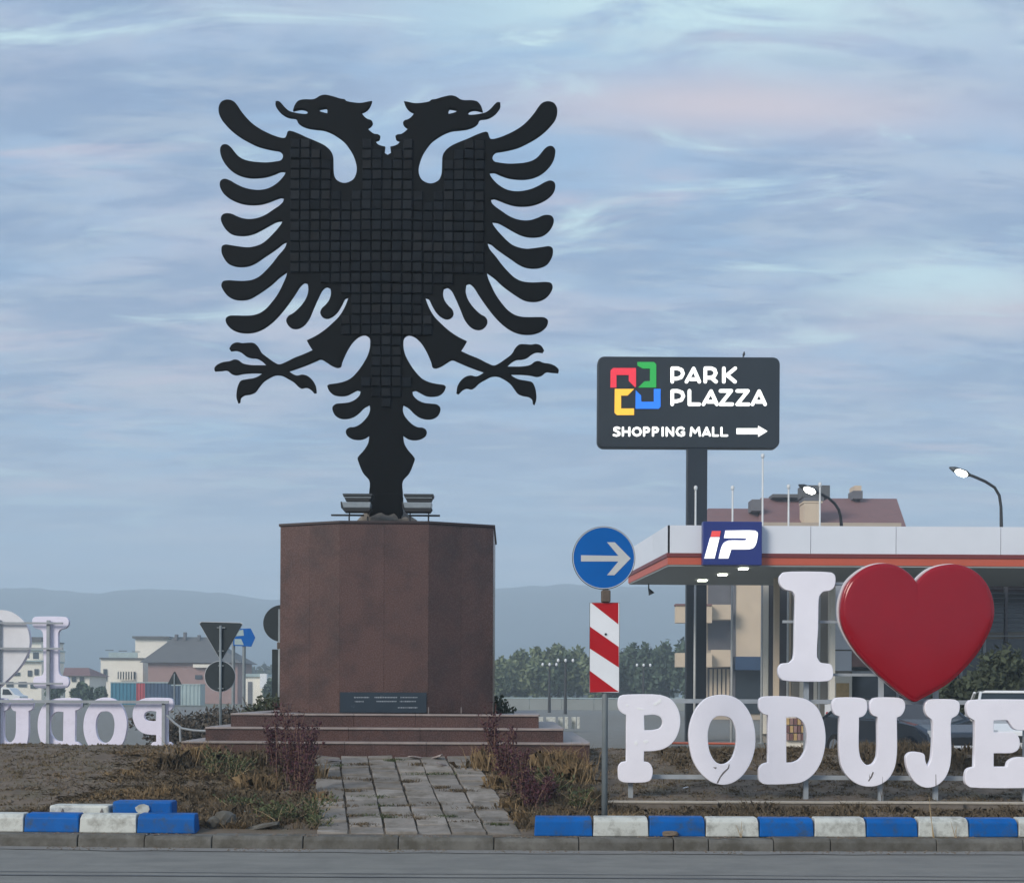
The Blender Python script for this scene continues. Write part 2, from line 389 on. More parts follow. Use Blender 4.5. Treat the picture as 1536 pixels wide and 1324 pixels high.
g = MB(); g.box(-1400, 1400, -250, 1400, -.6, -.03); tag(g.build('ground', M_field), kind='structure', label='dull green and grey flat land reaching the hills')
g = MB(); g.box(-60, 60, -30, 58, -.55, 0); o = tag(g.build('road', M_road), kind='structure', label='worn grey asphalt of the roundabout road')
for yy, wd, z in ((PZ and 11.40, .022, .004), (11.62, .010, .004)):
    g = MB(); vs = []; fs = []; nn = 90
    for i in range(nn + 1):
        x = -9 + 18 * i / nn; c = yy + .012 * math.sin(x * 1.3) + .008 * mnoise.noise(Vector((x * 3, yy, 0)))
        vs += [(x, c - wd, z), (x, c + wd * (1 + .3 * math.sin(x * 4)), z)]
        if i: fs.append((2 * i - 2, 2 * i, 2 * i + 1, 2 * i - 1))
    g.add(vs, fs); g.build('tar_seam', M_tar, o)
g = MB(); vs = []; fs = []
for i in range(141):
    x = -14 + .2 * i; wv = .26 + .07 * mnoise.noise(Vector((x * 2, 0, 5)))
    vs += [(x, kf(x) - wv, .006), (x, kf(x) - .002, .006)]
    if i: fs.append((2 * i - 2, 2 * i, 2 * i + 1, 2 * i - 1))
g.add(vs, fs); g.build('gutter', M_dust, o)

nx, ny = 236, 122
xs = np.linspace(-14, 14, nx); vs = []; fs = []
for j in range(ny):
    t = j / (ny - 1)
    for x in xs:
        y0 = kf(x) + .24; y = y0 + (27.6 - y0) * t ** 1.25
        vs.append((x, y, hgt(x, y)))
for j in range(ny - 1):
    for i in range(nx - 1): a = j * nx + i; fs.append((a, a + 1, a + nx + 1, a + nx))
b0 = len(vs)
ring = [i for i in range(nx)] + [j * nx + nx - 1 for j in range(1, ny)] + [(ny - 1) * nx + i for i in range(nx - 2, -1, -1)] + [j * nx for j in range(ny - 2, 0, -1)]
for r_ in ring: vs.append((vs[r_][0], vs[r_][1], -.3))
for k in range(len(ring)): k2 = (k + 1) % len(ring); fs.append((ring[k2], ring[k], b0 + k, b0 + k2))
g = MB(); g.add(vs, fs); isl = g.build('island_ground', M_soil, smooth=False); tag(isl, kind='structure', label='bare brown earth mound of the roundabout island')

# ---- grey concrete kerb stones
kr = empty('kerb', (0, 13.4, 0), kind='structure', label='worn grey concrete kerb along the asphalt')
def kpt(x, d): return (x, kf(x) + d)
xk = -13.4; random.seed(3)
seams = [PX(v, 13.45, 1265) for v in (-170, -28, 114, 216, 318, 455, 598, 741, 868, 1010, 1062, 1160, 1246, 1407, 1540, 1690)]
allx = [seams[0] - .9 * k for k in range(9, 0, -1)] + seams + [seams[-1] + .9 * k for k in range(1, 9)]
for a, b in zip(allx, allx[1:]):
    a2, b2 = a + .004, b - .004; dz = random.uniform(-.008, .008); dy = random.uniform(-.012, .012)
    g = MB(); vs = []
    for x in (a2, b2):
        y = kf(x)
        vs += [(x, y + dy, -.1), (x, y + .012 + dy, .085 + dz), (x, y + .04 + dy, .118 + dz), (x, y + .245, .120 + dz), (x, y + .245, -.1)]
    g.add(vs, [(0, 1, 2, 3, 4), (9, 8, 7, 6, 5), (0, 5, 6, 1), (1, 6, 7, 2), (2, 7, 8, 3), (3, 8, 9, 4)])
    ob = g.build('kerb_stone', M_conc, kr, bevel=.008); ob.location.z -= 0
    ob.parent = kr; ob.matrix_parent_inverse = Matrix.Translation((0, -13.4, 0))

# ---- painted kerb blocks
def painted_run(bounds, first_blue, label):
    y0 = 13.55; root = empty('painted_kerb', (PX(bounds[0], y0), y0, .12), label, 'kerb')
    root['kind'] = 'structure'; del root['category']
    col = first_blue
    for a, b in zip(bounds, bounds[1:]):
        xa, xb = PX(a, 13.62, 1240) + .003, PX(b, 13.62, 1240) - .003
        g = MB(root.location); dz = random.uniform(-.006, .006); vs = []
        ins = random.uniform(0, .012)
        for x in (xa, xb):
            y = kf(x) + .20; sgn = 1 if x == xb else -1
            vs += [(x, y, .122), (x - sgn * .004, y + .012, .262 + dz), (x - sgn * .012, y + .055, .302 + dz), (x - sgn * .012, y + .20, .305 + dz), (x, y + .25, .10)]
        g.add(vs, [(0, 1, 2, 3, 4), (9, 8, 7, 6, 5), (0, 5, 6, 1), (1, 6, 7, 2), (2, 7, 8, 3), (3, 8, 9, 4), (4, 9, 5, 0)])
        ob = g.build('kerb_block', M_blue if col else M_kw, root, bevel=.010); ob['label'] = 'blue painted kerb block' if col else 'white painted kerb block'
        col = not col
painted_run([-232, -143, -55, 30, 115, 203, 292], False, 'blue and white painted kerb blocks left of the stone path')
painted_run([801, 889, 973, 1058, 1139, 1222, 1301, 1380, 1458, 1534, 1610, 1686, 1762], True, 'blue and white painted kerb blocks right of the stone path')
def loose_block(x0, x1, ytop, m, label, Y=14.02):
    a, b = PX(x0, Y, 1212), PX(x1, Y, 1212); zt = PZ(ytop, Y, (x0 + x1) / 2); r = empty('loose_block', ((a + b) / 2, Y, .14), label, 'concrete block')
    g = MB(r.location); g.box(a, b, Y - .11, Y + .12, .12, zt); g.build('block_body', m, r, bevel=.022); return r, zt
rb, zt = loose_block(79, 168, 1206, M_kw, 'white concrete block lying behind the painted kerb on the left')
for xx in (93, 152):
    g = MB(rb.location); c = P(xx, 1216, 13.9); g.prism([(c.x - .02, c.z - .02), (c.x + .02, c.z - .02), (c.x + .004, c.z + .028)], 13.902, 13.93); g.build('slot', M_mark, rb)
rb, zt = loose_block(173, 262, 1200, M_blue, 'blue concrete block with a white blotch behind the painted kerb')
g = MB(rb.location); c = P(214, 1213, 13.9)
g.prism([(c.x + .07 * math.cos(k * .7) * (1 + .12 * math.sin(k * 2)), c.z + .052 * math.sin(k * .7)) for k in range(9)], 13.890, 13.93); g.build('white_blotch', M_kw, rb)

# ---- stone path: pavers
pth = empty('path', (pathx(630, 15.6), 15.6, hbase(-1, 15.6)), kind='structure', label='uneven grey stone slab path climbing from the kerb to the steps')
edges = [476, 525, 579, 629, 679, 732, 785]
random.seed(11)
for c in range(6):
    y = 13.66 + (.0 if c % 2 else -.22)
    while y < 17.72:
        y2 = min(y + random.uniform(.26, .46), 17.76); ya = max(y, 13.66)
        if y2 - ya > .08:
            gp = .008 + random.uniform(0, .006); tl = [random.uniform(-.014, .020) for _ in range(4)]
            vs = []; jx = random.uniform(-.008, .008)
            for (cc, yy_) in ((c, ya + gp), (c + 1, ya + gp), (c + 1, y2 - gp), (c, y2 - gp)):
                x = pathx(edges[cc], yy_) + (gp if cc == c else -gp); x += jx; vs.append((x, yy_, hbase(x, yy_) + .012 + tl[len(vs)]))
            g = MB(pth.location); g.add([(a_[0], a_[1], a_[2] - .07) for a_ in vs] + vs, [(0, 3, 2, 1), (4, 5, 6, 7), (0, 1, 5, 4), (1, 2, 6, 5), (2, 3, 7, 6), (3, 0, 4, 7)])
            g.build('paver', M_pave, pth, bevel=.006)
        y = y2

# ---- low retaining wall at the letter sign
wl = empty('low_wall', (PX(1200, 15.95), 15.9, .1), 'low concrete edge wall with a pale rim in front of the letter sign', 'wall')
xa = PX(900, 15.9); random.seed(5)
while xa < 8:
    xb = xa + random.uniform(1.1, 1.5); y = kf(xa) - 13.38 + 15.88; dz = random.uniform(-.008, .006)
    g = MB(wl.location); g.box(xa + .004, xb - .004, y, y + .13, .0, .262 + dz); g.build('wall_block', M_wall, wl, bevel=.008)
    g = MB(wl.location); g.box(xa + .004, xb - .004, y - .012, y + .12, .263 + dz, .286 + dz); g.build('coping', M_edge, wl, bevel=.005)
    xa = xb

# ------------------------------------------------------------------ steps and pedestal
PC = PX(578.0, 19.1, 900); SYF = 17.8
st = empty('steps', (PC, 20.4, .6), 'three tiers of dark red granite steps around the pedestal', 'steps')
tiers = [(SYF, 272, 885, .55, .875), (SYF + .3, 308, 845, .875, 1.05), (SYF + .6, 346, 808, 1.05, 1.225)]
backs = [23.1, 22.8, 22.5]
for (yf, x0, x1, z0, z1), yb in zip(tiers, backs):
    a, b = PX(x0, yf, 1100), PX(x1, yf, 1100); n = 5; t = .03
    core = MB(st.location); core.box(a + .03, b - .03, yf + .03, yb, z0 - .12, z1 - .026); core.build('step_core', M_gran, st)
    for i in range(n):
        u0, u1 = a + (b - a) * i / n, a + (b - a) * (i + 1) / n
        g = MB(st.location); g.box(u0 + .002, u1 - .002, yf + .002, yf + .028, z0 - .1, z1 - .027); g.build('riser', M_gran, st)
        g = MB(st.location); g.box(u0 + .002, u1 - .002, yf - .02, yf + .32, z1 - .024, z1); g.build('tread', M_lip, st, bevel=.004)
    for sx in (a, b):
        s_ = 1 if sx == a else -1
        g = MB(st.location); g.box(min(sx, sx + s_ * .028), max(sx, sx + s_ * .028), yf + .03, yb, z0 - .1, z1 - .027); g.build('riser', M_gran, st)
        g = MB(st.location); g.box(min(sx - s_ * .02, sx + s_ * .32), max(sx - s_ * .02, sx + s_ * .32), yf + .323, yb, z1 - .024, z1); g.build('tread', M_lip, st, bevel=.004)
for (xx, hh) in ((645, .10), (691, .10), (736, .10)):
    pass

PYF = 18.90; PZ0 = 1.225; HF = .60; HW = 1.468; FD = .40; HD = 1.5
PZ1 = PZ(785, PYF, 578)
ped = empty('pedestal', (PC, PYF + HD, PZ0), 'tall octagonal pedestal clad in reddish brown granite', 'pedestal')
def octo(s=0.0):
    hf, hw = HF + s * .25, HW + s; cy = PYF + HD; a, b = HD + s, HD - FD + s * .6
    return [(PC - hf, cy - a), (PC + hf, cy - a), (PC + hw, cy - b), (PC + hw, cy + b), (PC + hf, cy + a), (PC - hf, cy + a), (PC - hw, cy + b), (PC - hw, cy - b)]
g = MB(ped.location); g.vprism(octo(-.03), PZ0, PZ1 - .001); g.build('pedestal_core', M_gran, ped)
oc = octo()
def facet(a, b, u0, u1, name='granite_panel', off=0, th=.026, z0=PZ0 + .002, z1=PZ1 - .002, m=M_gran):
    a, b = Vector(a), Vector(b); d = (b - a); nrm = Vector((d.y, -d.x)).normalized(); ln = d.length; d = d / ln
    g0 = .0009
    p = [a + d * (ln * u0 + g0), a + d * (ln * u1 - g0)]; f = [q + nrm * off for q in p]; k = [q + nrm * (off - th) for q in p]
    g = MB(ped.location); g.vprism([tuple(f[0]), tuple(f[1]), tuple(k[1]), tuple(k[0])], z0, z1); return g.build(name, m, ped)
for i in range(8):
    for k in range(2):
        facet(oc[i], oc[(i + 1) % 8], k / 2, (k + 1) / 2)
g = MB(ped.location); g.vprism(octo(.022), PZ1, PZ1 + .035); g.build('cap_slab', M_cap, ped, bevel=.005)
pa, pb = Vector(oc[0]), Vector(oc[1])
pzt = PZ(1038, PYF, 578)
plq = facet(oc[0], oc[1], 0.01, 0.985, 'plaque', off=.018, th=.017, z0=PZ0 + .012, z1=pzt, m=M_plaq)
g = MB(ped.location); random.seed(2)
def words(x0, x1, y, h=1.9):
    x = x0
    while x < x1:
        wd = min(random.uniform(1.2, 2.6), x1 - x)
        a_ = P(x, y, PYF); b_ = P(x + wd, y, PYF); hz_ = h * PYF / F * random.uniform(.7, 1)
        g.box(a_.x, b_.x - .004, PYF - .021, PYF - .0175, a_.z - hz_ / 2, a_.z + hz_ / 2); x += wd + .35
words(531.5, 554.5, 1045.5); words(532.5, 546, 1051.7); words(562, 597, 1045.5); words(565, 596, 1051.5); words(601, 627, 1045.5); words(600, 624.5, 1051.5); words(597, 626.5, 1060.8)
tag(g.build('lettering', M_engr, plq), kind='stuff')
# pale worn joints at the foot of the right facets
for (i, u_) in ((1, .0), (1, .5), (2, 0)):
    facet(oc[i], oc[i + 1], max(0, u_), u_ + .018, 'worn_joint', off=.003, th=.003, z0=PZ0 + .003, z1=PZ0 + .003 + .085, m=M_lip)

# ------------------------------------------------------------------ eagle
EY = 20.25       # front face of the plates
EX = 581.4
Z1 = [(1437,545),(1412,530),(1418,480),(1385,472),(1362,462),(1338,436),(1372,420),(1378,394),(1362,383),(1330,378),(1305,362),(1276,335),(1308,312),(1318,290),(1308,272),(1280,262),(1255,245),(1228,212),(1270,190),(1298,155),(1312,118),(1285,122),(1230,133),(1165,130),(1108,118),(1095,106),(1060,100),(1000,82),(935,70),(900,78),(860,102),(830,108),(770,108),(725,120),(700,150),(688,180),(684,198),(715,190),(752,185),(790,195),(804,210),(795,222),(750,222),(700,214),(655,200),(620,172),(590,138),(568,122),(546,124),(545,155),(565,190),(600,225),(650,250),(700,257),(712,264),(722,288),(750,312),(800,332),(870,343),(930,350),(985,370),(1040,402),(1090,440),(1130,490),(1160,540),(1182,600),(1192,650),(1186,700),(1165,740),(1130,762),(1098,770),(1060,762),(1030,742),(1012,705),(1006,650),(1005,600),(1000,545),(980,510),(940,475),(880,445),(800,412),(730,380),(680,362),(655,358),(642,365),(632,395),(622,412),(600,415),(550,402),(490,378),(420,342),(360,300),(310,250),(270,200),(240,155),(215,128),(185,115),(150,114),(115,130),(95,165),(93,210),(108,255),(145,305),(200,360),(260,405),(330,445),(400,478),(470,498),(540,512),(580,520),(602,545),(604,570),(590,592),(550,602),(480,610),(410,608),(340,600),(290,585),(250,560),(215,520),(185,485),(155,468),(125,472),(107,495),(108,540),(125,590),(160,640),(210,685),(270,715),(340,730),(410,730),(480,720),(540,700),(590,680),(628,682),(620,705),(590,745),(545,785),(490,815),(430,828),(360,825),(290,808),(230,780),(180,752),(140,742),(110,758),(103,790),(118,835),(160,880),(220,915),(290,938),(360,945),(430,940),(500,920),(550,900),(590,888),(614,892),(608,920),(580,950),(530,985),(470,1025),(410,1050),(350,1060),(290,1055),(240,1038),(200,1020),(160,1015),(125,1028),(113,1055),(122,1095),(155,1145),(200,1178),(260,1190),(320,1188),(380,1172),(440,1142),(500,1108),(560,1078),(604,1072),(595,1095),(570,1130),(530,1175),(480,1225),(440,1255),(390,1275),(330,1285),(270,1280),(200,1270),(150,1264),(125,1275)]
Z2 = [(118,45),(135,95),(165,135),(210,158),(280,167),(340,158),(400,130),(450,95),(510,55),(570,12),(612,-22),(640,-32),(625,12),(570,80),(520,145),(470,200),(420,245),(370,270),(310,280),(240,280),(170,277),(130,287),(118,315),(130,350),(165,395),(220,425),(280,432),(340,422),(400,390),(460,350),(520,305),(580,250),(642,205),(635,240),(610,300),(570,380),(520,450),(470,505),(420,538),(370,553),(300,557),(230,556),(180,560),(155,580),(158,615),(190,655),(250,685),(320,694),(390,685),(450,660),(520,610),(580,550),(640,475),(700,390),(750,315),(780,293),(805,300),(810,350),(795,410),(765,460),(730,500),(690,535),(650,560),(635,590),(650,630),(685,655),(730,655),(775,630),(815,580),(850,500),(890,410),(925,345),(955,325),(985,335),(990,375),(975,430),(945,470),(915,500),(905,530),(920,560),(955,575),(1000,560),(1040,525),(1075,470),(1105,415),(1130,408),(1115,450),(1090,505),(1050,565),(1000,615),(930,675),(860,720),(798,750),(820,790),(845,828),(780,858),(700,890),(630,925),(578,942),(540,925),(490,890),(440,850),(410,800),(380,775),(330,772),(290,775),(240,770),(205,785),(183,820),(195,838),(245,835),(280,850),(320,880),(360,892),(400,895),(440,915),(478,950),(420,950),(350,948),(290,935),(255,910),(225,905),(190,918),(130,928),(85,950),(65,975),(68,998),(120,995),(165,992),(200,1018),(235,1028),(290,1018),(360,1012),(450,1012),(420,1035),(380,1052),(320,1062),(275,1075),(255,1110),(243,1160),(242,1210),(255,1252),(268,1245),(275,1210),(300,1190),(350,1180),(390,1162),(415,1130),(450,1085),(500,1050),(550,1028),(600,1030),(650,1055),(700,1085),(730,1115),(755,1130),(800,1125),(830,1140),(860,1170),(878,1165),(870,1110),(840,1060),(800,1030),(765,1022),(720,1030),(690,1018),(658,996),(720,975),(800,945),(870,915),(910,900),(960,925),(1000,950),(1045,965),(1068,958),(1080,920),(1120,830),(1170,755),(1220,715),(1262,705),(1295,725),(1303,780),(1290,850),(1250,930),(1200,1000),(1150,1050),(1100,1075),(1040,1090),(975,1100),(962,1112),(975,1145),(1010,1178),(1060,1190),(1120,1185),(1170,1160),(1205,1145),(1228,1152),(1222,1180),(1190,1215),(1140,1240),(1080,1248),(1030,1255),(1005,1278)]
Z3 = [(108,300),(125,345),(170,375),(220,380),(280,365),(330,330),(370,290),(415,265),(420,300),(408,345),(375,390),(330,430),(290,448),(250,452),(222,475),(225,510),(260,540),(320,553),(370,545),(415,518),(405,580),(370,640),(330,685),(318,705),(330,750),(365,830),(415,890),(414,1000),(415,1180)]
half = [(310 + a / 5.296, 130 + b / 5.296) for a, b in Z1] + [(310 + a / 5.296, 370 + b / 5.296) for a, b in Z2] + [(480 + a / 5.515, 560 + b / 5.515) for a, b in Z3]
# straighten the slight lean of the photo, relative to the axis
def axis(y): return 581.5 - (y - 233) * .0022
half = [(axis(y) - x, y) for x, y in half]     # distance left of the axis
half[0] = (0.0, half[0][1])
full = [(-d, y) for d, y in half] + [(d, y) for d, y in half[::-1] if d > 0.01]
sm = smooth_poly(full, 58, 4)
EXW = PX(EX, EY, 233)
def e2w(d, y): return (d * EY / F, EYE + (HY - y) * EY / F)
z_base = PZ1 + .035
eg = empty('eagle_statue', (EXW, EY + .15, z_base), 'giant black metal double headed eagle with spread wings on the granite pedestal', 'statue')
eye = [(890,190),(905,182),(930,178),(948,176),(958,190),(957,218),(935,213),(915,208),(895,200)]
eye = [(axis(160) - (310 + a / 5.296), 130 + b / 5.296) for a, b in eye]
loops = [[e2w(*p) for p in sm], [e2w(-d, y) for d, y in eye], [e2w(d, y) for d, y in eye]]
loops = [[(x, z - z_base) for x, z in lp] for lp in loops]
TH = .07
body = plate('eagle_body', loops, -.15, TH, M_eagle, eg, bevel=.012)
# chest tiles, each its own block
left_lim = {0:-9,1:-9,2:-9,3:-9,4:-9,5:-9}
def tile_here(i, j):
    a = abs(i)
    if j == 0: return a in (9, 8, 2)
    if j == 1: return a in (9, 8, 7, 2, 1)
    if j in (2, 3, 4): return a >= 6 or a <= 2 if j > 2 else (a >= 6 or a <= 2)
    if j == 5: return a >= 5 or a <= 3
    if j <= 12: return True
    lim = {13: 6, 14: 4, 15: 3, 16: 3, 17: 4, 18: 4, 19: 1, 20: 1, 21: 1, 22: 1, 23: 2, 24: 1, 25: 0}
    return a <= lim.get(j, -1)
tiles = [(i, j) for j in range(26) for i in range(-9, 10) if tile_here(i, j)]
ts = set(tiles); dist = {}
for t in tiles:
    d = 1
    while all((t[0] + a, t[1] + b) in ts for a, b in ((d, 0), (-d, 0), (0, d), (0, -d))) and d < 7: d += 1
    dist[t] = d
random.seed(21)
for (i, j) in tiles:
    cx_, cz_ = e2w(i * 15.35, 217.6 + 15.5 * j); cz_ -= z_base
    s_ = 15.4 * EY / F / 2; pr = .022 + .009 * dist[(i, j)] + random.uniform(-.004, .004)
    a_, b_ = s_ - .006, s_ - .018; tx, tz = random.uniform(-.006, .006), random.uniform(-.006, .007)
    g = MB(); f0 = -.152; f1 = -.15 - pr
    def q(sx, sz, w_, yy): return (cx_ + sx * w_, yy + sx * tx + sz * tz, cz_ + sz * w_)
    g.add([q(-1, -1, a_, f0), q(1, -1, a_, f0), q(1, 1, a_, f0), q(-1, 1, a_, f0), q(-1, -1, a_, f1 + .010), q(1, -1, a_, f1 + .010), q(1, 1, a_, f1 + .010), q(-1, 1, a_, f1 + .010),
           q(-1, -1, b_, f1), q(1, -1, b_, f1), q(1, 1, b_, f1), q(-1, 1, b_, f1)],
          [(8, 9, 10, 11), (4, 5, 9, 8), (5, 6, 10, 9), (6, 7, 11, 10), (7, 4, 8, 11), (0, 1, 5, 4), (1, 2, 6, 5), (2, 3, 7, 6), (3, 0, 4, 7)])
    g.build('tile', M_tile, eg)
# boxed stem and footing
w_ = 24 * EY / F
g = MB(); g.box(-w_, w_, -.24, .16, .06, e2w(0, 742)[1] - z_base); g.build('stem_box', M_eagle, eg, bevel=.01)
g = MB(); vs = []; fs = []; random.seed(4); nr = 18
for k, (rr, zz) in enumerate(((.44, 0), (.42, .19), (.27, .31))):
    for q_ in range(nr): an = 2 * math.pi * q_ / nr; rj = rr * random.uniform(.9, 1.08); vs.append((rj * math.cos(an), rj * .8 * math.sin(an), zz * random.uniform(.8, 1.2)))
for k in range(2):
    for q_ in range(nr): fs.append((k * nr + q_, k * nr + (q_ + 1) % nr, (k + 1) * nr + (q_ + 1) % nr, (k + 1) * nr + q_))
fs.append(tuple(2 * nr + q_ for q_ in range(nr))); g.add(vs, fs); g.build('mortar_footing', M_mort, eg)

# floodlight pairs on the cap
def flood(x0, x1, yt, label, bx0, bx1):
    Yf = EY - .55; o_ = P((x0 + x1) / 2, 783, Yf); o_.z = z_base
    r = empty('floodlight', o_, label, 'floodlight', 'floodlight pairs at the foot of the eagle')
    A, B = PX(x0, Yf, 760) - o_.x, PX(x1, Yf, 760) - o_.x
    z = lambda y: PZ(y, Yf, 580) - z_base
    g = MB(); g.prism([(A, z(742)), (B, z(742)), (B - .01, z(746)), (A + .01, z(746))], -.12, .16); g.build('hood', M_hood, r, bevel=.006)
    g = MB(); g.prism([(A + .02, z(746.5)), (B - .02, z(746.5)), (B - .05, z(753.5)), (A + .05, z(753.5))], -.10, .14); g.build('lamp_body', M_black, r, bevel=.006)
    g = MB(); g.prism([(A + .015, z(747)), (B - .02, z(747)), (B - .025, z(748.3)), (A + .02, z(748.3))], -.112, -.102); g.build('trim', M_glassl, r)
    g = MB(); g.prism([(A - .015, z(755)), (B - .02, z(755)), (B - .03, z(764)), (A + .01, z(764))], -.16, .05); g.build('lamp_glass', M_glassl, r, bevel=.012)
    g = MB(); g.prism([(A - .02, z(754.8)), (A - .012, z(764)), (A + .03, z(769)), (B - .05, z(769)), (B - .02, z(764.2)), (A + .02, z(764.2)), (A - .004, z(754.8))], -.165, .06); g.build('lamp_case', M_black, r)
    a2, b2 = PX(bx0, Yf, 773) - o_.x, PX(bx1, Yf, 773) - o_.x
    g = MB(); g.box(a2, b2, -.03, .0, z(774.3), z(771.8)); g.build('mounting_bar', M_black, r)
    for xx in (A + (B - A) * .2, A + (B - A) * .82):
        g = MB(); g.tube([(xx, -.015, 0), (xx, -.015, z(774.4))], .011, 8); g.build('leg', M_black, r)
        g = MB(); g.tube([(xx, .03, z(772)), (xx, .03, z(754))], .009, 8); g.build('bracket', M_black, r)
flood(515, 560, 742, 'double floodlight left of the eagle stem on the pedestal', 497, 546)
flood(606, 651, 742, 'double floodlight right of the eagle stem on the pedestal', 613, 660)

# ------------------------------------------------------------------ the big letter signs
SY = 16.2
zo5 = (4.151, 800, 1020); zo6 = (3.979, 1150, 1020); zo4 = (3.979, 1150, 840)
LET = {
 'P': ([(560,90),(790,90),(850,112),(895,165),(915,235),(905,320),(870,385),(815,425),(750,440),(690,442),(688,505),(720,512),(740,540),(742,590),(728,622),(700,634),(560,634),(535,620),(527,580),(532,530),(550,510),(578,505),(578,215),(555,205),(532,180),(527,130),(538,100)],
       [[(690,218),(760,215),(795,232),(805,262),(790,295),(750,308),(692,310)]], zo5),
 'O': ([(1140,92),(1210,92),(1280,120),(1335,180),(1370,260),(1384,360),(1375,450),(1345,530),(1295,600),(1235,640),(1175,650),(1115,635),(1050,585),(1000,510),(975,420),(968,330),(985,240),(1025,160),(1080,110)],
       [[(1180,222),(1225,235),(1255,285),(1265,370),(1255,440),(1225,500),(1180,522),(1140,510),(1105,460),(1088,380),(1092,300),(1115,245),(1145,224)]], zo5),
 'D': ([(-20,97),(160,97),(240,115),(300,160),(335,230),(352,320),(345,420),(320,500),(270,570),(210,608),(140,618),(-20,618),(-42,600),(-48,560),(-42,520),(-20,498),(8,490),(8,208),(-22,198),(-42,175),(-46,135),(-40,108)],
       [[(118,222),(180,222),(215,245),(238,300),(240,370),(225,430),(190,475),(150,490),(118,490)]], zo6),
 'U': ([(410,106),(560,104),(590,115),(602,150),(595,192),(575,215),(552,222),(552,420),(565,470),(600,505),(630,500),(655,465),(662,420),(662,218),(635,208),(618,180),(620,130),(640,106),(790,104),(815,115),(828,150),(818,190),(800,212),(778,222),(778,440),(765,520),(725,590),(670,625),(610,634),(550,622),(490,580),(450,520),(435,440),(435,215),(410,205),(393,170),(394,128)], [], zo6),
 'J': ([(970,115),(1125,115),(1148,130),(1152,175),(1140,205),(1105,228),(1103,440),(1090,530),(1060,590),(1010,630),(950,640),(895,615),(855,560),(835,500),(835,450),(855,430),(910,428),(940,440),(948,480),(962,515),(980,480),(988,430),(988,235),(960,212),(946,180),(950,130)], [], zo6),
 'E': ([(1215,118),(1590,118),(1605,135),(1605,240),(1590,285),(1530,298),(1480,290),(1455,260),(1440,240),(1356,240),(1356,310),(1470,310),(1500,330),(1512,375),(1500,415),(1470,432),(1356,435),(1356,515),(1435,515),(1445,485),(1480,462),(1560,462),(1605,480),(1612,560),(1610,615),(1590,638),(1215,638),(1192,620),(1186,575),(1200,530),(1240,515),(1240,238),(1212,222),(1196,190),(1198,140)], [], zo6),
 'I': ([(100,72),(385,72),(405,85),(412,125),(400,165),(380,180),(335,190),(315,215),(308,400),(303,580),(320,608),(385,622),(396,650),(390,708),(360,722),(95,715),(74,690),(72,640),(88,618),(140,608),(160,585),(168,400),(170,210),(155,188),(105,172),(82,145),(80,95)], [], zo4),
}
HEART = [(888,132),(920,95),(985,48),(1060,28),(1120,25),(1190,42),(1260,85),(1310,145),(1340,215),(1353,290),(1345,370),(1310,460),(1250,560),(1170,655),(1080,735),(980,795),(915,830),(882,845),(850,832),(790,790),(700,715),(620,640),(540,555),(480,465),(445,385),(435,300),(445,220),(480,135),(540,75),(610,35),(690,20),(760,30),(820,60),(865,100)]
SORG = (PX(928, SY, 1172), SY, .27)
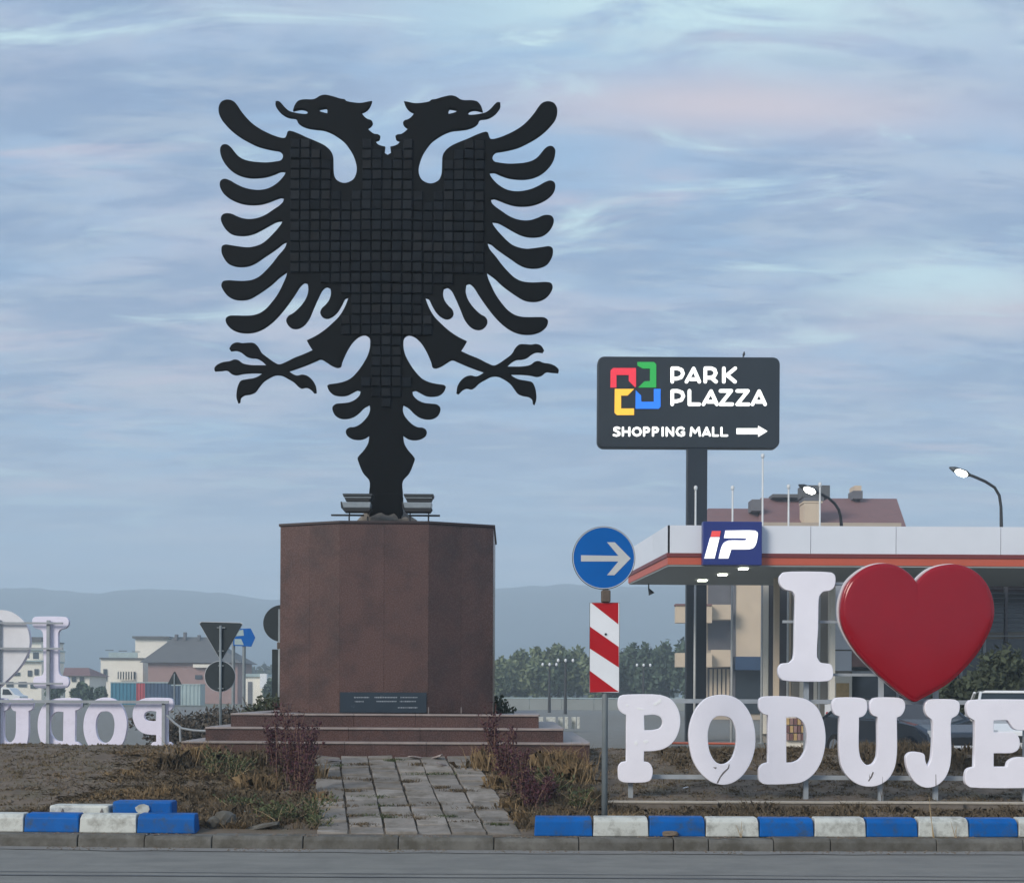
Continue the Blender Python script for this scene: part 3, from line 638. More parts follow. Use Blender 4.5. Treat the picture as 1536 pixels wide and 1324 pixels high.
def make_sign(front, letters, label):
    root = empty('letter_sign', SORG, label, 'sign')
    for ch in letters:
        outl, holes, zz = LET[ch]
        lp = [rel(pz(smooth_poly(q_, 62, 4), *zz, SY), SORG) for q_ in [outl] + holes]
        o_ = plate('letter', lp, -.0, .09, M_white if front else M_back, root, bevel=.006)
        o_['label'] = 'white slab serif letter %s' % ch if front else 'letter %s seen from behind' % ch
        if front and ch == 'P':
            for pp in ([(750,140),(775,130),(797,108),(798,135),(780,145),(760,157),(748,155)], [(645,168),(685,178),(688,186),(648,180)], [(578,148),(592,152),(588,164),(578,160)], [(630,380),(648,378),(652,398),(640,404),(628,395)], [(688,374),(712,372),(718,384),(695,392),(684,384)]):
                g = MB(); g.prism(rel(pz(pp, *zo5, SY), SORG), -.003, .02); g.build('white_patch', M_patch, o_)
        if front and ch in 'OUJ':
            cr = {'O': ([[(1218,520),(1210,545),(1180,572),(1160,600),(1140,640),(1150,640),(1168,602),(1188,578),(1218,548),(1222,524)], [(1118,540),(1142,540),(1136,552)]], zo5),
                  'U': ([[(632,545),(620,575),(604,600),(610,602),(628,578),(640,548)], [(612,558),(618,580),(614,590)]], zo6),
                  'J': ([[(1008,560),(1011,560),(1013,632),(1008,634)]], zo6)}[ch]
            for pp in cr[0]:
                g = MB(); g.prism(rel(pz(pp, *cr[1], SY), SORG), -.002, .02); g.build('twig', M_mark, o_)  # dark twigs, built as thin slivers on the letter face
    hp = rel(pz(smooth_poly(HEART, 62, 4), *zo4, SY), SORG)
    h = plate('heart', [hp], -.05, .14, M_heart if front else M_back, root, bevel=.02)
    if front:
        c0_ = (sum(p_[0] for p_ in hp) / len(hp), sum(p_[1] for p_ in hp) / len(hp) + .02); n_ = len(hp); V = []; Fc = []
        prof_ = [(.970, -.0515), (.962, -.058), (.945, -.064), (.92, -.068), (.88, -.0705), (.80, -.0735), (.65, -.077), (.45, -.080), (.25, -.082), (.08, -.0828)]
        for s_, y_ in prof_: V += [(c0_[0] + (x - c0_[0]) * s_, y_, c0_[1] + (z - c0_[1]) * s_) for x, z in hp]
        V.append((c0_[0], -.0829, c0_[1])); m_n = len(prof_)
        for k in range(m_n - 1):
            for i in range(n_): j = (i + 1) % n_; Fc.append((k * n_ + i, (k + 1) * n_ + i, (k + 1) * n_ + j, k * n_ + j))
        for i in range(n_): Fc.append(((m_n - 1) * n_ + i, m_n * n_, (m_n - 1) * n_ + (i + 1) % n_))
        g = MB(); g.add(V, Fc); d_ = g.build('heart_face', M_heart, root, smooth=True)
        bmh = bmesh.new(); bmh.from_mesh(d_.data); bmesh.ops.recalc_face_normals(bmh, faces=bmh.faces)
        if sum(f.normal.y for f in bmh.faces) > 0: bmesh.ops.reverse_faces(bmh, faces=bmh.faces)
        bmh.to_mesh(d_.data); bmh.free()
    # pale return behind the red face
    c = (sum(p_[0] for p_ in hp) / len(hp), sum(p_[1] for p_ in hp) / len(hp))
    hb = [(x - .012, z + .012) for x, z in hp]
    rt = plate('heart_return', [hb], .055, .06, M_side, root)
    # steel frame behind
    fx = lambda x: PX(x, SY, 1040) - SORG[0]; fz = lambda y: PZ(y, SY, 1200) - SORG[2]
    def post(x, top, wd=.055):
        g = MB(); a = fx(x); g.box(a - wd / 2, a + wd / 2, .115, .16, -.03, fz(top)); g.build('post', M_frame, root)
    def rail(y, xa_, xb_, wd=.05, yd=.163):
        g = MB(); z = fz(y); g.box(fx(xa_), fx(xb_), yd, yd + .04, z - wd / 2, z + wd / 2); g.build('rail', M_frame, root)
    for x, t in ((948, 1050), (1213, 866), (1326, 866), (1409, 866), (1545, 1050)): post(x, t)
    rail(1052, 935, 1620); rail(1167, 935, 1620)
    for y, xe in ((873, 1462), (931, 1484), (1011, 1412)): rail(y, 1178, xe, .032)
    return root
make_sign(True, 'PODUJEI', 'large white letters I heart PODUJE with a glossy red heart on the right')
sg = make_sign(False, 'PODUJEI', 'back of the same letter sign in white seen reversed at the far left')
sg.rotation_euler = (0, 0, math.pi); sg.location = (PX(261, 24.9, 1040), 24.9, .165)

# ------------------------------------------------------------------ road signs
def arrow_post(label, X, Y, z0, front=True, cut=None):
    r = empty('arrow_sign', (X, Y, z0), label, 'road sign')
    s = 13.9 / F; base = P(907, 1220, 13.9)
    def lx(x): return (PX(x, 13.9, 1000) - base.x)
    def lz(y): return PZ(y, 13.9, 907) - base.z
    def lp(pts, sc_, ox, oy): return [(P(ox + a / sc_, oy + b / sc_, 13.9).x - base.x, P(ox + a / sc_, oy + b / sc_, 13.9).z - base.z) for a, b in pts]
    g = MB(); g.tube([(0, .03, -.15), (0, .03, lz(800))], .030, 14); g.build('post', M_galv, r, smooth=True)
    cc = P(905.5, 836.5, 13.9) - base; rad = 46.5 * s
    plate('sign_disc', [disc(cc.x, cc.z, rad)], -.012, .008, M_sblue, r)
    plate('disc_back', [disc(cc.x, cc.z, rad + .006)], -.0035, .012, M_sback, r, bevel=.003)
    ring_ = plate('disc_rim', [disc(cc.x, cc.z, rad), disc(cc.x, cc.z, rad - .007)], -.0150, .002, M_rim, r)
    arp = lp([(142,283),(395,287),(318,195),(370,195),(478,305),(368,418),(318,418),(395,325),(142,325)], 4.518, 840, 770)
    plate('arrow', [arp], -.0152, .003, M_sarrow, r)
    g = MB(); g.add(*box_verts(-.045, .045, -.05, .06, lz(903), lz(885))); g.build('clamp', M_rust, r, bevel=.012)
    x0, x1, zt_, zb = lx(884.5), lx(928.5), lz(904), lz(1038)
    plate('panel_back', [rrect(x0 - .004, x1 + .004, zb - .004, zt_ + .004, .006)], -.010, .008, M_sback, r)
    plate('hazard_panel', [[(x0, zb), (x1, zb), (x1, zt_), (x0, zt_)]], -.014, .003, M_swhite, r)
    for st_ in ([(212,606),(394,606),(394,750)], [(198,766),(396,902),(398,1042),(200,914)], [(200,1064),(372,1190),(398,1206),(202,1210)]):
        q_ = lp(st_, 4.518, 840, 770); q_ = [(min(x1, max(x0, a)), min(zt_, max(zb, b))) for a, b in q_]
        g = MB(); g.prism(q_, -.0170, -.0145); g.build('red_stripe', M_sred, r)
    g = MB(); g.tube([(.0, -.022, lz(951)), (.0, -.012, lz(951))], .012, 8); g.build('bolt', M_black, r)
    return r
def box_verts(x0, x1, y0, y1, z0, z1):
    m_ = MB(); m_.box(x0, x1, y0, y1, z0, z1); return m_.v, m_.f
b_ = P(907, 1220, 13.9)
a1 = arrow_post('round blue arrow sign above a red and white hazard panel behind the kerb', b_.x, 13.9, hgt(b_.x, 13.9) - .0)
dz_ = b_.z - a1.location.z; a1.location.z = b_.z
Xb = PX(420, 23.9, 1000)
a2 = arrow_post('dark back of a round sign and panel peeping out left of the pedestal', Xb, 23.9, .14)
a2.rotation_euler = (0, 0, math.pi)

def tri_round(label):
    Y = 30.0; b0_ = P(331, 1087, Y); r = empty('give_way_sign', (b0_.x, Y, 0), label, 'road sign')
    q = lambda x, y: (P(x, y, Y).x - b0_.x, P(x, y, Y).z)
    t = [q(299, 935), q(302, 932.5), q(360, 934), q(363, 936), q(333, 988), q(330, 989)]
    plate('triangle_plate', [t], .02, .012, M_sback, r)
    ti = [(x * 1.03, z + .012) for x, z in t]; plate('triangle_rim', [[(x * 1.035, (z - 2.6) * 1.035 + 2.6) for x, z in t]], .033, .004, M_rim, r)
    c = q(329.5, 1014); plate('round_plate', [disc(c[0], c[1], 22.5 * Y / F)], .02, .012, M_sback, r)
    plate('round_rim', [disc(c[0], c[1], 23.4 * Y / F)], .033, .004, M_rim, r)
    g = MB(); g.tube([(0, -.012, 0), (q(331, 938)[0], -.012, q(331, 938)[1])], .028, 10); g.build('post', M_galv, r, smooth=True)
    for y in (941, 976, 998, 1032):
        g = MB(); z = q(331, y)[1]; g.box(-.06 if y > 950 else -.09, .06 if y > 950 else .09, -.02, .018, z - .012, z + .012); g.build('clamp', M_galv, r)
tri_round('grey back of a triangular sign above a round one left of the steps')
# small far give-way sign
Y = 62; c = P(262, 1018, Y); r = empty('warning_sign', (c.x, Y, 0), 'tiny dark back of a triangular sign before the blue container', 'road sign')
t = [(-.32, PZ(1026, Y, 262)), (.32, PZ(1026, Y, 262)), (0.03, PZ(1007, Y, 262)), (-.03, PZ(1007, Y, 262))]
plate('triangle_plate', [t], -.01, .012, M_sback, r); g = MB(); g.tube([(0, -.04, 0), (0, -.04, t[2][1] - .1)], .035, 8); g.build('post', M_galv, r)
# blue direction sign
Y = 40; c = P(364, 1070, Y); r = empty('direction_sign', (c.x, Y, 0), 'blue arrow shaped direction sign on two thin posts behind the triangle', 'road sign')
q = lambda x, y: (P(x, y, Y).x - c.x, P(x, y, Y).z)
plate('blue_plate', [[q(350, 943), q(376, 942), q(383, 956), q(377, 969.5), q(350, 968)]], -.02, .03, M_sblue, r, bevel=.004)
plate('pale_patch', [[q(352, 946), q(365, 944), q(366, 953), q(352, 954)]], -.025, .004, M_corr, r)
plate('pale_patch', [[q(352, 958), q(362, 958), q(366, 967), q(352, 966.5)]], -.025, .004, M_corr, r)
for xx in (349.5, 365.5):
    g = MB(); a = q(xx, 1000)[0]; g.tube([(a, .05, 0), (a, .05, q(xx, 946)[1])], .05, 8); g.build('post', M_galv, r)

# ------------------------------------------------------------------ mall sign
Y = 45.0; c = P(1045, 1040, Y); MO = (c.x, Y, 0)
ms = empty('mall_sign', MO, 'tall dark mall signboard with coloured square logo on a thick pole', 'sign')
q = lambda x, y: (P(x, y, Y).x - c.x, P(x, y, Y).z)
(x0, zt_), (x1, zb) = q(896, 536), q(1168, 673.5)
plate('panel', [rrect(x0, x1, zb, zt_, .22)], -.15, .4, M_dark, ms, bevel=.03)
g = MB(); pa_, pb_ = q(1030, 700)[0], q(1060.5, 700)[0]; g.box(pa_, pb_, -.1, .2, 0, zb + .05); g.build('pole', M_dpole, ms, bevel=.02)
yo = [0.0]
def strokes(name, segs, hw, m, parent, sc_, ox, oy):
    g = MB(); r_ = hw / sc_ * Y / F
    for k, s_ in enumerate(segs):
        pts = [q(ox + a / sc_, oy + b / sc_) for a, b in s_]
        for a, b in zip(pts, pts[1:]):
            yo[0] = (yo[0] + .0011) % .02; g.prism(stadium(a, b, r_), -.17 - yo[0], -.149)
    return g.build(name, m, parent)
A1 = [
 ('P', [[(612,356),(612,260),(650,260),(680,272),(689,298),(676,324),(645,334),(630,334)]]),
 ('A', [[(714,356),(765,262),(806,356)], [(745,338),(788,338)]]),
 ('R', [[(849,356),(849,260),(890,260),(915,270),(924,295),(912,318),(885,328),(868,328)], [(892,328),(926,356)]]),
 ('K', [[(982,356),(982,260)], [(1064,260),(1005,308),(1062,356)]]),
 ('P', [[(612,518),(612,422),(650,422),(682,434),(691,460),(678,486),(645,496),(630,496)]]),
 ('L', [[(735,422),(735,518),(805,518)]]),
 ('A', [[(836,518),(890,424),(932,518)], [(868,500),(912,500)]]),
 ('Z', [[(958,422),(1035,422),(958,518),(1042,518)]]),
 ('Z', [[(1078,422),(1155,422),(1078,518),(1160,518)]]),
 ('A', [[(1188,518),(1235,424),(1278,518)], [(1218,500),(1260,500)]])]
for ch, sg_ in A1:
    strokes('letter', sg_, 12.6, M_lw, ms, 4.8, 880, 500)['label'] = 'white letter %s' % ch
t, m_, b2 = 686, 714, 742
A2 = [
 ('S', [[(232,690),(215,684),(198,690),(198,704),(215,712),(232,722),(232,736),(212,743),(192,738)]]),
 ('H', [[(258,t),(258,b2)], [(304,t),(304,b2)], [(258,m_),(304,m_)]]),
 ('O', [[(358,t),(378,694),(388,714),(378,734),(358,b2),(338,734),(328,714),(338,694),(358,t)]]),
 ('P', [[(410,b2),(410,t),(434,t),(446,698),(440,714),(410,720)]]),
 ('P', [[(474,b2),(474,t),(498,t),(510,698),(504,714),(474,720)]]),
 ('I', [[(543,t),(543,b2)]]),
 ('N', [[(572,b2),(572,t),(618,b2),(618,t)]]),
 ('G', [[(694,694),(676,684),(654,690),(643,714),(654,736),(678,743),(696,736),(696,718),(680,718)]]),
 ('M', [[(744,b2),(750,t),(776,722),(802,t),(810,b2)]]),
 ('A', [[(832,b2),(858,t),(882,b2)], [(846,730),(870,730)]]),
 ('L', [[(905,t),(905,b2),(940,b2)]]),
 ('L', [[(965,t),(965,b2),(1006,b2)]])]
for ch, sg_ in A2:
    strokes('letter', sg_, 7.6, M_lw, ms, 4.8, 880, 500)['label'] = 'small white letter %s' % ch
def logo(name, pts, m, lab): 
    pl_ = [q(880 + a / 4.8, 500 + b / 4.8) for a, b in pts]; plate(name, [pl_], -.18, .035, m, ms, bevel=.004)['label'] = lab
logo('arrow', [(1073,690),(1228,690),(1228,672),(1295,711),(1228,752),(1228,732),(1073,732)], M_lw, 'white arrow pointing right')
logo('logo_piece', [(170,275),(188,258),(352,258),(352,392),(345,396),(300,350),(300,308),(212,308),(212,398),(168,398)], M_lr, 'red hooked logo piece')
logo('logo_piece', [(362,215),(480,215),(497,232),(497,398),(368,398),(412,354),(452,352),(452,262),(400,262),(362,240)], M_lg, 'green hooked logo piece')
logo('logo_piece', [(200,408),(338,408),(292,455),(245,455),(245,548),(338,548),(338,595),(215,595),(198,578)], M_ly, 'yellow hooked logo piece')
logo('logo_piece', [(350,418),(388,455),(390,500),(480,500),(480,408),(528,408),(528,535),(515,550),(348,550)], M_lb, 'blue hooked logo piece')
# bird on the sign
bc = P(1115.5, 536, Y); br = empty('bird', (bc.x, Y, bc.z), 'small dark bird perched on top of the mall signboard', 'bird')
g = MB(); k_ = Y / F
g.tube([(-1.6 * k_, 0, -.3 * k_), (-.6 * k_, 0, 1.5 * k_), (0, 0, 3.5 * k_), (.5 * k_, 0, 5.5 * k_), (.7 * k_, 0, 6.6 * k_), (.6 * k_, 0, 8.0 * k_), (.1 * k_, 0, 8.8 * k_)],
       [.25 * k_, .9 * k_, 1.8 * k_, 1.8 * k_, 1.1 * k_, 1.1 * k_, .2 * k_], 10); g.build('bird_body', M_black, br, smooth=True)
for s_ in (-.5, .5):
    g = MB(); g.tube([(s_ * k_, 0, 0), (s_ * k_, 0, 2.2 * k_)], .2 * k_, 6); g.build('leg', M_black, br)

# ------------------------------------------------------------------ gas station canopy
CY0, CY1 = 36.0, 42.2; XR = 24.0
cf = P(1000, 1040, CY0).x; cb = P(941, 1040, CY1).x
zTop, zMid, zBot = PZ(787.5, CY0, 1000), PZ(829, CY0, 1000), PZ(847.5, CY0, 1000)
cn = empty('station_canopy', (12, 39, 0), 'long white and red filling station canopy above the forecourt', 'canopy')
O3 = Vector((12, 39, 0))
sx0 = cf
for k, xx in enumerate([sx0, PX(1052, CY0), PX(1215, CY0), PX(1343, CY0), PX(1500, CY0), PX(1680, CY0), PX(1860, CY0), XR]):
    if k: g = MB(O3); g.box(px0 + .008, xx - .008, CY0, CY0 + .06, zMid, zTop); g.build('fascia_panel', M_fasc, cn)
    px0 = xx
# left flank, running back
dl = Vector((cb - cf, CY1 - CY0)); 
for k in range(3):
    a = Vector((cf, CY0 + .0)) + dl * (k / 3 + (.002 if k else 0)); b = Vector((cf, CY0)) + dl * ((k + 1) / 3 - .002)
    g = MB(O3); g.vprism([(a.x, a.y), (b.x, b.y), (b.x + .06, b.y), (a.x + .06, a.y)], zMid, zTop); g.build('fascia_panel', M_fasc, cn)
core = [(cf + .07, CY0 + .07), (cb + .07, CY1), (XR, CY1), (XR, CY0 + .07)]
g = MB(O3); g.vprism(core, zMid + .03, zTop - .05); g.build('roof_deck', M_fasc, cn)
g = MB(O3); g.vprism([(cf - .02, CY0 - .02), (cb - .02, CY1), (XR, CY1), (XR, CY0 - .02)], zMid - .10, zMid - .002); g.build('dark_red_band', M_bandd, cn)  # darker red strip along the top of the red band
g = MB(O3); g.vprism([(cf + .01, CY0 + .01), (cb + .01, CY1), (XR, CY1), (XR, CY0 + .01)], zBot + .02, zMid - .102); g.build('red_band', M_band, cn)
g = MB(O3); g.vprism([(cf + .03, CY0 + .03), (cb + .03, CY1 - .03), (XR, CY1 - .03), (XR, CY0 + .03)], zBot - .02, zBot + .018); g.build('soffit', M_soff, cn)
for (xx, yy) in ((1053.5, 868.5), (1084, 859.5), (1115, 850.5), (1395, 852.5)):
    d_ = F * (zBot - EYE - .03) / (1040 - yy); a = P(xx - 6.5, yy, d_).x; b = P(xx + 6.5, yy, d_).x
    g = MB(O3); g.box(a, b, d_ - .12, d_ + .12, zBot - .06, zBot - .022); g.build('soffit_light', M_slight, cn)
# hanging lamp
hx = P(973, 880, 41.8).x; hg = MB(O3); hg.tube([(hx, 41.8, zBot - .02), (hx, 41.8, zBot - .16), (hx + .05, 41.8, zBot - .25), (hx + .09, 41.8, zBot - .33)], [.02, .02, .06, .10], 8); hg.build('hanging_lamp', M_black, cn)
for xx in (1164.5, 1248, 1720):
    a = P(xx, 950, 39.5).x; g = MB(O3); g.box(a - .07, a + .07, 39.4, 39.6, 0, zBot - .02); g.build('column', M_beige if xx < 1200 else M_cream, cn)
# station logo box
a = P(1052, 784, CY0); b = P(1139.5, 849, CY0)
lb = empty('logo_box', (a.x, CY0 - .02, a.z), 'dark blue square station sign with white and red italic letters on the canopy', 'sign')
g = MB(lb.location); g.box(a.x, b.x, CY0 - .32, CY0 - .03, b.z, a.z); g.build('box', M_ipb, lb, bevel=.015)
def ipl(pts): return rel(pz(pts, 5.689, 1030, 670, CY0 - .32), lb.location)
for nm, pts, m in (('letter', [(200,772),(280,772),(237,952),(150,952)], M_lw), ('letter_dot', [(215,718),(290,718),(281,766),(203,768)], M_ipr),
                   ('letter', smooth_poly([(330,715),(580,715),(603,730),(602,780),(590,830),(568,862),(535,873),(380,875),(355,952),(272,952),(295,860),(318,818),(355,800),(500,798),(512,788),(500,780),(318,778)], 60, 3), M_lw)):
    plate(nm, [ipl(pts)], -.325, .02, m, lb)

# ------------------------------------------------------------------ flag poles
for (x, yt, lab) in ((1041.5, 733, 'thin white flagpole crossing the dark mall sign pole'), (1097, 733, 'thin white flagpole before the middle of the blue station sign'),
                     (1142, 685, 'tallest thin white flagpole at the right edge of the blue station sign'), (1181, 731, 'thin white flagpole between the station sign and the chimney'),
                     (1228, 728, 'thin white flagpole in front of the chimney')):
    Y = 43.0; bse = P(x, 1112, Y); top = P(x, yt, Y); r = empty('flagpole', (bse.x, Y, 0), lab, 'flagpole', 'thin white flagpoles behind the letters')
    g = MB(); g.tube([(0, 0, -.05), (0, 0, 2.9), (0, 0, top.z)], [.040, .036, .027], 10); g.build('pole', M_pole, r, smooth=True)
    g = MB(); g.tube([(0, 0, top.z - .05), (0, 0, top.z), (.0, 0, top.z + .07), (0, 0, top.z + .10)], [.030, .055, .055, .02], 10); g.build('finial', M_pole, r, smooth=True)
    g = MB(); g.tube([(0, 0, -.02), (0, 0, .04)], .14, 12); g.build('base_plate', M_galv, r)

# ------------------------------------------------------------------ station building
SB = 43.5
sb = empty('station_building', (P(1300, 1040, SB).x, SB, 0), 'filling station shop front with dark glass and cream columns', 'building')
O4 = sb.location.copy()
def sbx(nm, x0, x1, y0, y1, m, yo_=0, th=.1, bevel=0):
    a = P(x0, y0, SB); b = P(x1, y1, SB); g = MB(O4); g.box(a.x, b.x, SB - yo_ - th, SB - yo_, max(b.z, 0), a.z); return g.build(nm, m, sb, bevel=bevel)
zt0 = zBot - .08
g = MB(O4); g.vprism([(P(1143, 900, SB).x, SB), (24, SB), (24, SB + 8), (P(1146, 900, SB + 8).x, SB + 8)], 0, zt0); g.build('wall', M_int, sb)
for (x0, x1, y0, y1, m, nm, yo_) in (
    (1143, 1151, 872, 1100, M_cream, 'column', .02), (1153, 1159, 872, 1100, M_rec, 'panel', .0), (1160, 1167, 872, 1100, M_cream, 'column', .02),
    (1167, 1180, 872, 1100, M_rec, 'panel', .0), (1180.5, 1185, 872, 1100, M_beige, 'column', .02), (1187, 1198, 872, 1100, M_int, 'panel', 0),
    (1199, 1204, 872, 1100, M_cream, 'column', .02), (1206, 1219, 872, 1100, M_rec, 'panel', 0), (1220, 1224, 872, 1100, M_cream, 'column', .02),
    (1226, 1240, 872, 1100, M_int, 'panel', 0), (1241, 1249, 872, 1120, M_cream, 'column', .04),
    (1250, 1276, 872, 930, M_fasc, 'white_panel', .02), (1250, 1276, 934, 974, M_fasc, 'white_panel', .02), (1250, 1276, 976, 1006, M_fasc, 'white_panel', .02), (1250, 1276, 1012, 1120, M_cream, 'door_surround', .02),
    (1277, 1345, 872, 980, M_brk, 'pink_panel', .01), (1277, 1345, 980, 1000, M_brk, 'pink_panel', .02), (1277, 1345, 1001, 1005, M_black, 'dark_strip', .02), (1277, 1345, 1006, 1011, M_frame, 'sill_rail', .03)):
    sbx(nm, x0, x1, y0, y1, m, yo_)
sbx('glass_pane', 1253, 1272, 1024, 1046, M_posttan, .12, .02)['label'] = 'tan poster in the window'
for x0, x1 in ((1278, 1322), (1325, 1344), (1347, 1404), (1407, 1505), (1510, 1620), (1625, 1740)):
    sbx('glass_pane', x0, x1, 1013 if x0 < 1345 else 958, 1125, M_glass, .0, .04)
    if x0 > 1345: sbx('transom_pane', x0, x1, 879, 948, M_win, .0, .04)
for x_ in (1345.5, 1405.5, 1440, 1475, 1507.5, 1560, 1622): sbx('mullion', x_ - 1.3, x_ + 1.3, 876, 1125, M_frame if x_ != 1507.5 else M_rec, .0, .12)
sbx('transom', 1345, 1740, 952, 956, M_frame, .0, .14); sbx('header', 1345, 1740, 872, 877, M_black, .0, .14)
for k in range(9):
    yy = 882 + k * 7.2; sbx('louvre', 1406, 1740, yy, yy + 2.6, M_louv, .05, .06)

# ad board and rack by the station
Y = 38; a = P(1238, 1056, Y); b = P(1262, 1128, Y); r = empty('poster_board', ((a.x + b.x) / 2, Y, 0), 'white poster board with dark scrawls between the letters D and U', 'board')
g = MB(r.location); g.box(a.x, b.x, Y, Y + .08, .1, a.z); g.build('board', M_swhite, r)
random.seed(31)
for k in range(12):
    xx = random.uniform(1240, 1259); yy = random.uniform(1062, 1122); c = P(xx, yy, Y)
    g = MB(r.location); s_ = random.uniform(.02, .05); g.prism([(c.x - s_, c.z - s_ * .6), (c.x + s_ * .6, c.z - s_), (c.x + s_, c.z + s_), (c.x - s_ * .4, c.z + s_ * .8)], Y - .01, Y + .001); g.build('dark_blot', M_mark if k % 3 else M_sred, r)
for s_ in (a.x + .04, b.x - .04):
    g = MB(r.location); g.tube([(s_, Y + .1, 0), (s_, Y + .1, .6)], .02, 6); g.build('leg', M_galv, r)
Y = 39; a = P(1178, 1072, Y); b = P(1206, 1122, Y); r = empty('goods_rack', ((a.x + b.x) / 2, Y, 0), 'rack of brown and red goods seen through the letter D', 'rack')
g = MB(r.location); g.box(a.x - .03, b.x + .03, Y + .02, Y + .5, 0.05, a.z + .03); g.build('rack_frame', M_cream, r)
for k in range(5):
    xx = a.x + (b.x - a.x) * k / 5
    for zz in range(3):
        g = MB(r.location); h_ = (a.z - .3) / 3; g.box(xx + .01, xx + (b.x - a.x) / 5 - .01, Y - .1, Y + .018, .25 + zz * h_, .25 + zz * h_ + h_ * .85); g.build('goods_box', (M_brk, M_roof, M_posttan)[(k + zz) % 3], r)
# orange pipe rail on concrete blocks
Y = 23.6; r = empty('pipe_rail', (P(1060, 1115, Y).x, Y, .2), 'low orange pipe rail on grey concrete behind the letters P and O', 'rail')
a, b = P(1008, 1114, Y), P(1106, 1115, Y); g = MB(r.location); g.tube([a, b], .02, 8); g.build('pipe', M_orange, r)
for k in range(4):
    xa_ = a.x + (b.x - a.x) * k / 4; g = MB(r.location); g.box(xa_ + .02, xa_ + (b.x - a.x) / 4 - .02, Y - .02, Y + .2, .2, PZ(1119, Y, 1050)); g.build('concrete_block', M_conc, r, bevel=.01)

# ------------------------------------------------------------------ cars
def car(name, X, Y, rz, W, H, Ln, m, label):
    r = empty(name, (X, Y, 0), label, 'car', rz=rz)
    # side profile (y forward = -), front faces local -Y
    prof = [(-Ln/2, .35), (-Ln/2 + .03, .62), (-Ln/2 + .18, .78), (-Ln/2 + 1.05, .95), (-Ln/2 + 1.1, .97)]
    hood = [(-Ln/2 + .05, .30), (-Ln/2, .5), (-Ln/2 + .08, .72), (-Ln/2 + .45, .88), (-Ln/2 + 1.15, .98), (Ln/2 - .35, 1.0), (Ln/2 - .05, .92), (Ln/2, .6), (Ln/2 - .06, .30)]
    vs = []; fs = []; n = len(hood)
    for sx, k in ((-W/2 + .05, .96), (-W/2, 1.0), (W/2, 1.0), (W/2 - .05, .96)):
        for (y, z) in hood:
            ins = .0 if abs(sx) < W/2 - .01 else 0
            vs.append((sx * (0.9 if (abs(y) > Ln/2 - .2) else 1), y, z if abs(sx) > W/2 - .01 else (z + .02 if z > .5 else z)))
    order = [1, 0, 3, 2]
    rows = [[k * n + i for i in range(n)] for k in range(4)]
    rows = [rows[1], rows[0], rows[3], rows[2]]
    g = MB(); 
    def body_at(s): return [(s * W/2 * (.9 if abs(y) > Ln/2 - .15 else 1), y, z) for y, z in hood]
    A, B, C, D = body_at(-1), [(x * .86, y, z + (.03 if z > .6 else -.03)) for x, y, z in body_at(-1)], [(x * .86, y, z + (.03 if z > .6 else -.03)) for x, y, z in body_at(1)], body_at(1)
    vs = A + B + C + D
    for k in range(3):
        for i in range(n): j = (i + 1) % n; fs.append((k * n + i, (k + 1) * n + i, (k + 1) * n + j, k * n + j))
    fs.append(tuple(range(n))); fs.append(tuple(3 * n + i for i in range(n))[::-1])
    g.add(vs, fs); g.build('body', m, r, smooth=False, bevel=.03)
    yA, yB, yC, yD = -Ln/2 + 1.05, -Ln/2 + 1.75, Ln/2 - 1.0, Ln/2 - .25; t = .80
    lo = [(-W/2 * .97, yA, .96), (W/2 * .97, yA, .96), (W/2 * .97, yD, .98), (-W/2 * .97, yD, .98)]
    hi_ = [(-W/2 * t, yB, H - .05), (W/2 * t, yB, H - .05), (W/2 * t, yC, H - .05), (-W/2 * t, yC, H - .05)]
    g = MB(); g.add(lo + hi_, [(0, 1, 5, 4), (1, 2, 6, 5), (2, 3, 7, 6), (3, 0, 4, 7)]); g.build('windows', M_glass, r)
    g = MB(); rf = [(-W/2 * (t + .01), yB - .04, H - .06), (W/2 * (t + .01), yB - .04, H - .06), (W/2 * (t + .01), yC + .04, H - .06), (-W/2 * (t + .01), yC + .04, H - .06)]
    rt_ = [(x * .86, y * .94, H) for x, y, z in rf]; g.add(rf + rt_, [(0, 3, 2, 1), (4, 5, 6, 7), (0, 1, 5, 4), (1, 2, 6, 5), (2, 3, 7, 6), (3, 0, 4, 7)]); g.build('roof', m, r, bevel=.02)
    for sx in (-1, 1):
        for (p0, p1) in ((lo[0], hi_[0]), (lo[3], hi_[3])):
            g = MB(); g.tube([(sx * abs(p0[0]), p0[1], p0[2]), (sx * abs(p1[0]), p1[1], p1[2])], .035, 6); g.build('pillar', m, r)
        g = MB(); g.prism([(sx * W * .24, .64), (sx * W * .43, .66), (sx * W * .44, .80), (sx * W * .30, .76)], -Ln/2 - .015, -Ln/2 + .12); g.build('headlight', M_headl, r)
        g = MB(); g.box(*sorted((sx * W * .5, sx * (W * .5 + .17))), yA + .25, yA + .33, .93, 1.06); g.build('mirror', m, r, bevel=.02)
        for yy in (-Ln/2 + .8, Ln/2 - .8):
            g = MB(); g.tube([(sx * (W/2 - .2), yy, .32), (sx * (W/2 + .01), yy, .32)], .32, 20); wh = g.build('wheel', M_tyre, r)
            g = MB(); g.tube([(sx * (W/2), yy, .32), (sx * (W/2 + .02), yy, .32)], .2, 14); g.build('rim', M_rimm, wh)
    g = MB(); g.box(-W * .2, W * .2, -Ln/2 - .012, -Ln/2 + .1, .52, .66); g.build('grille', M_black, r)
    g = MB(); g.box(-.26, .26, -Ln/2 - .03, -Ln/2 - .01, .38, .49); g.build('number_plate', M_swhite, r)
    return r
car('parked_car', P(1368, 1040, 30).x, 30.6, R(18), 1.82, 1.44, 4.3, M_card, 'dark parked car seen between the letters U, J and E')
car('parked_car', P(1545, 1040, 31).x, 32, R(-14), 1.9, 1.63, 4.5, M_carw, 'white parked car with its roof showing above the letter E')

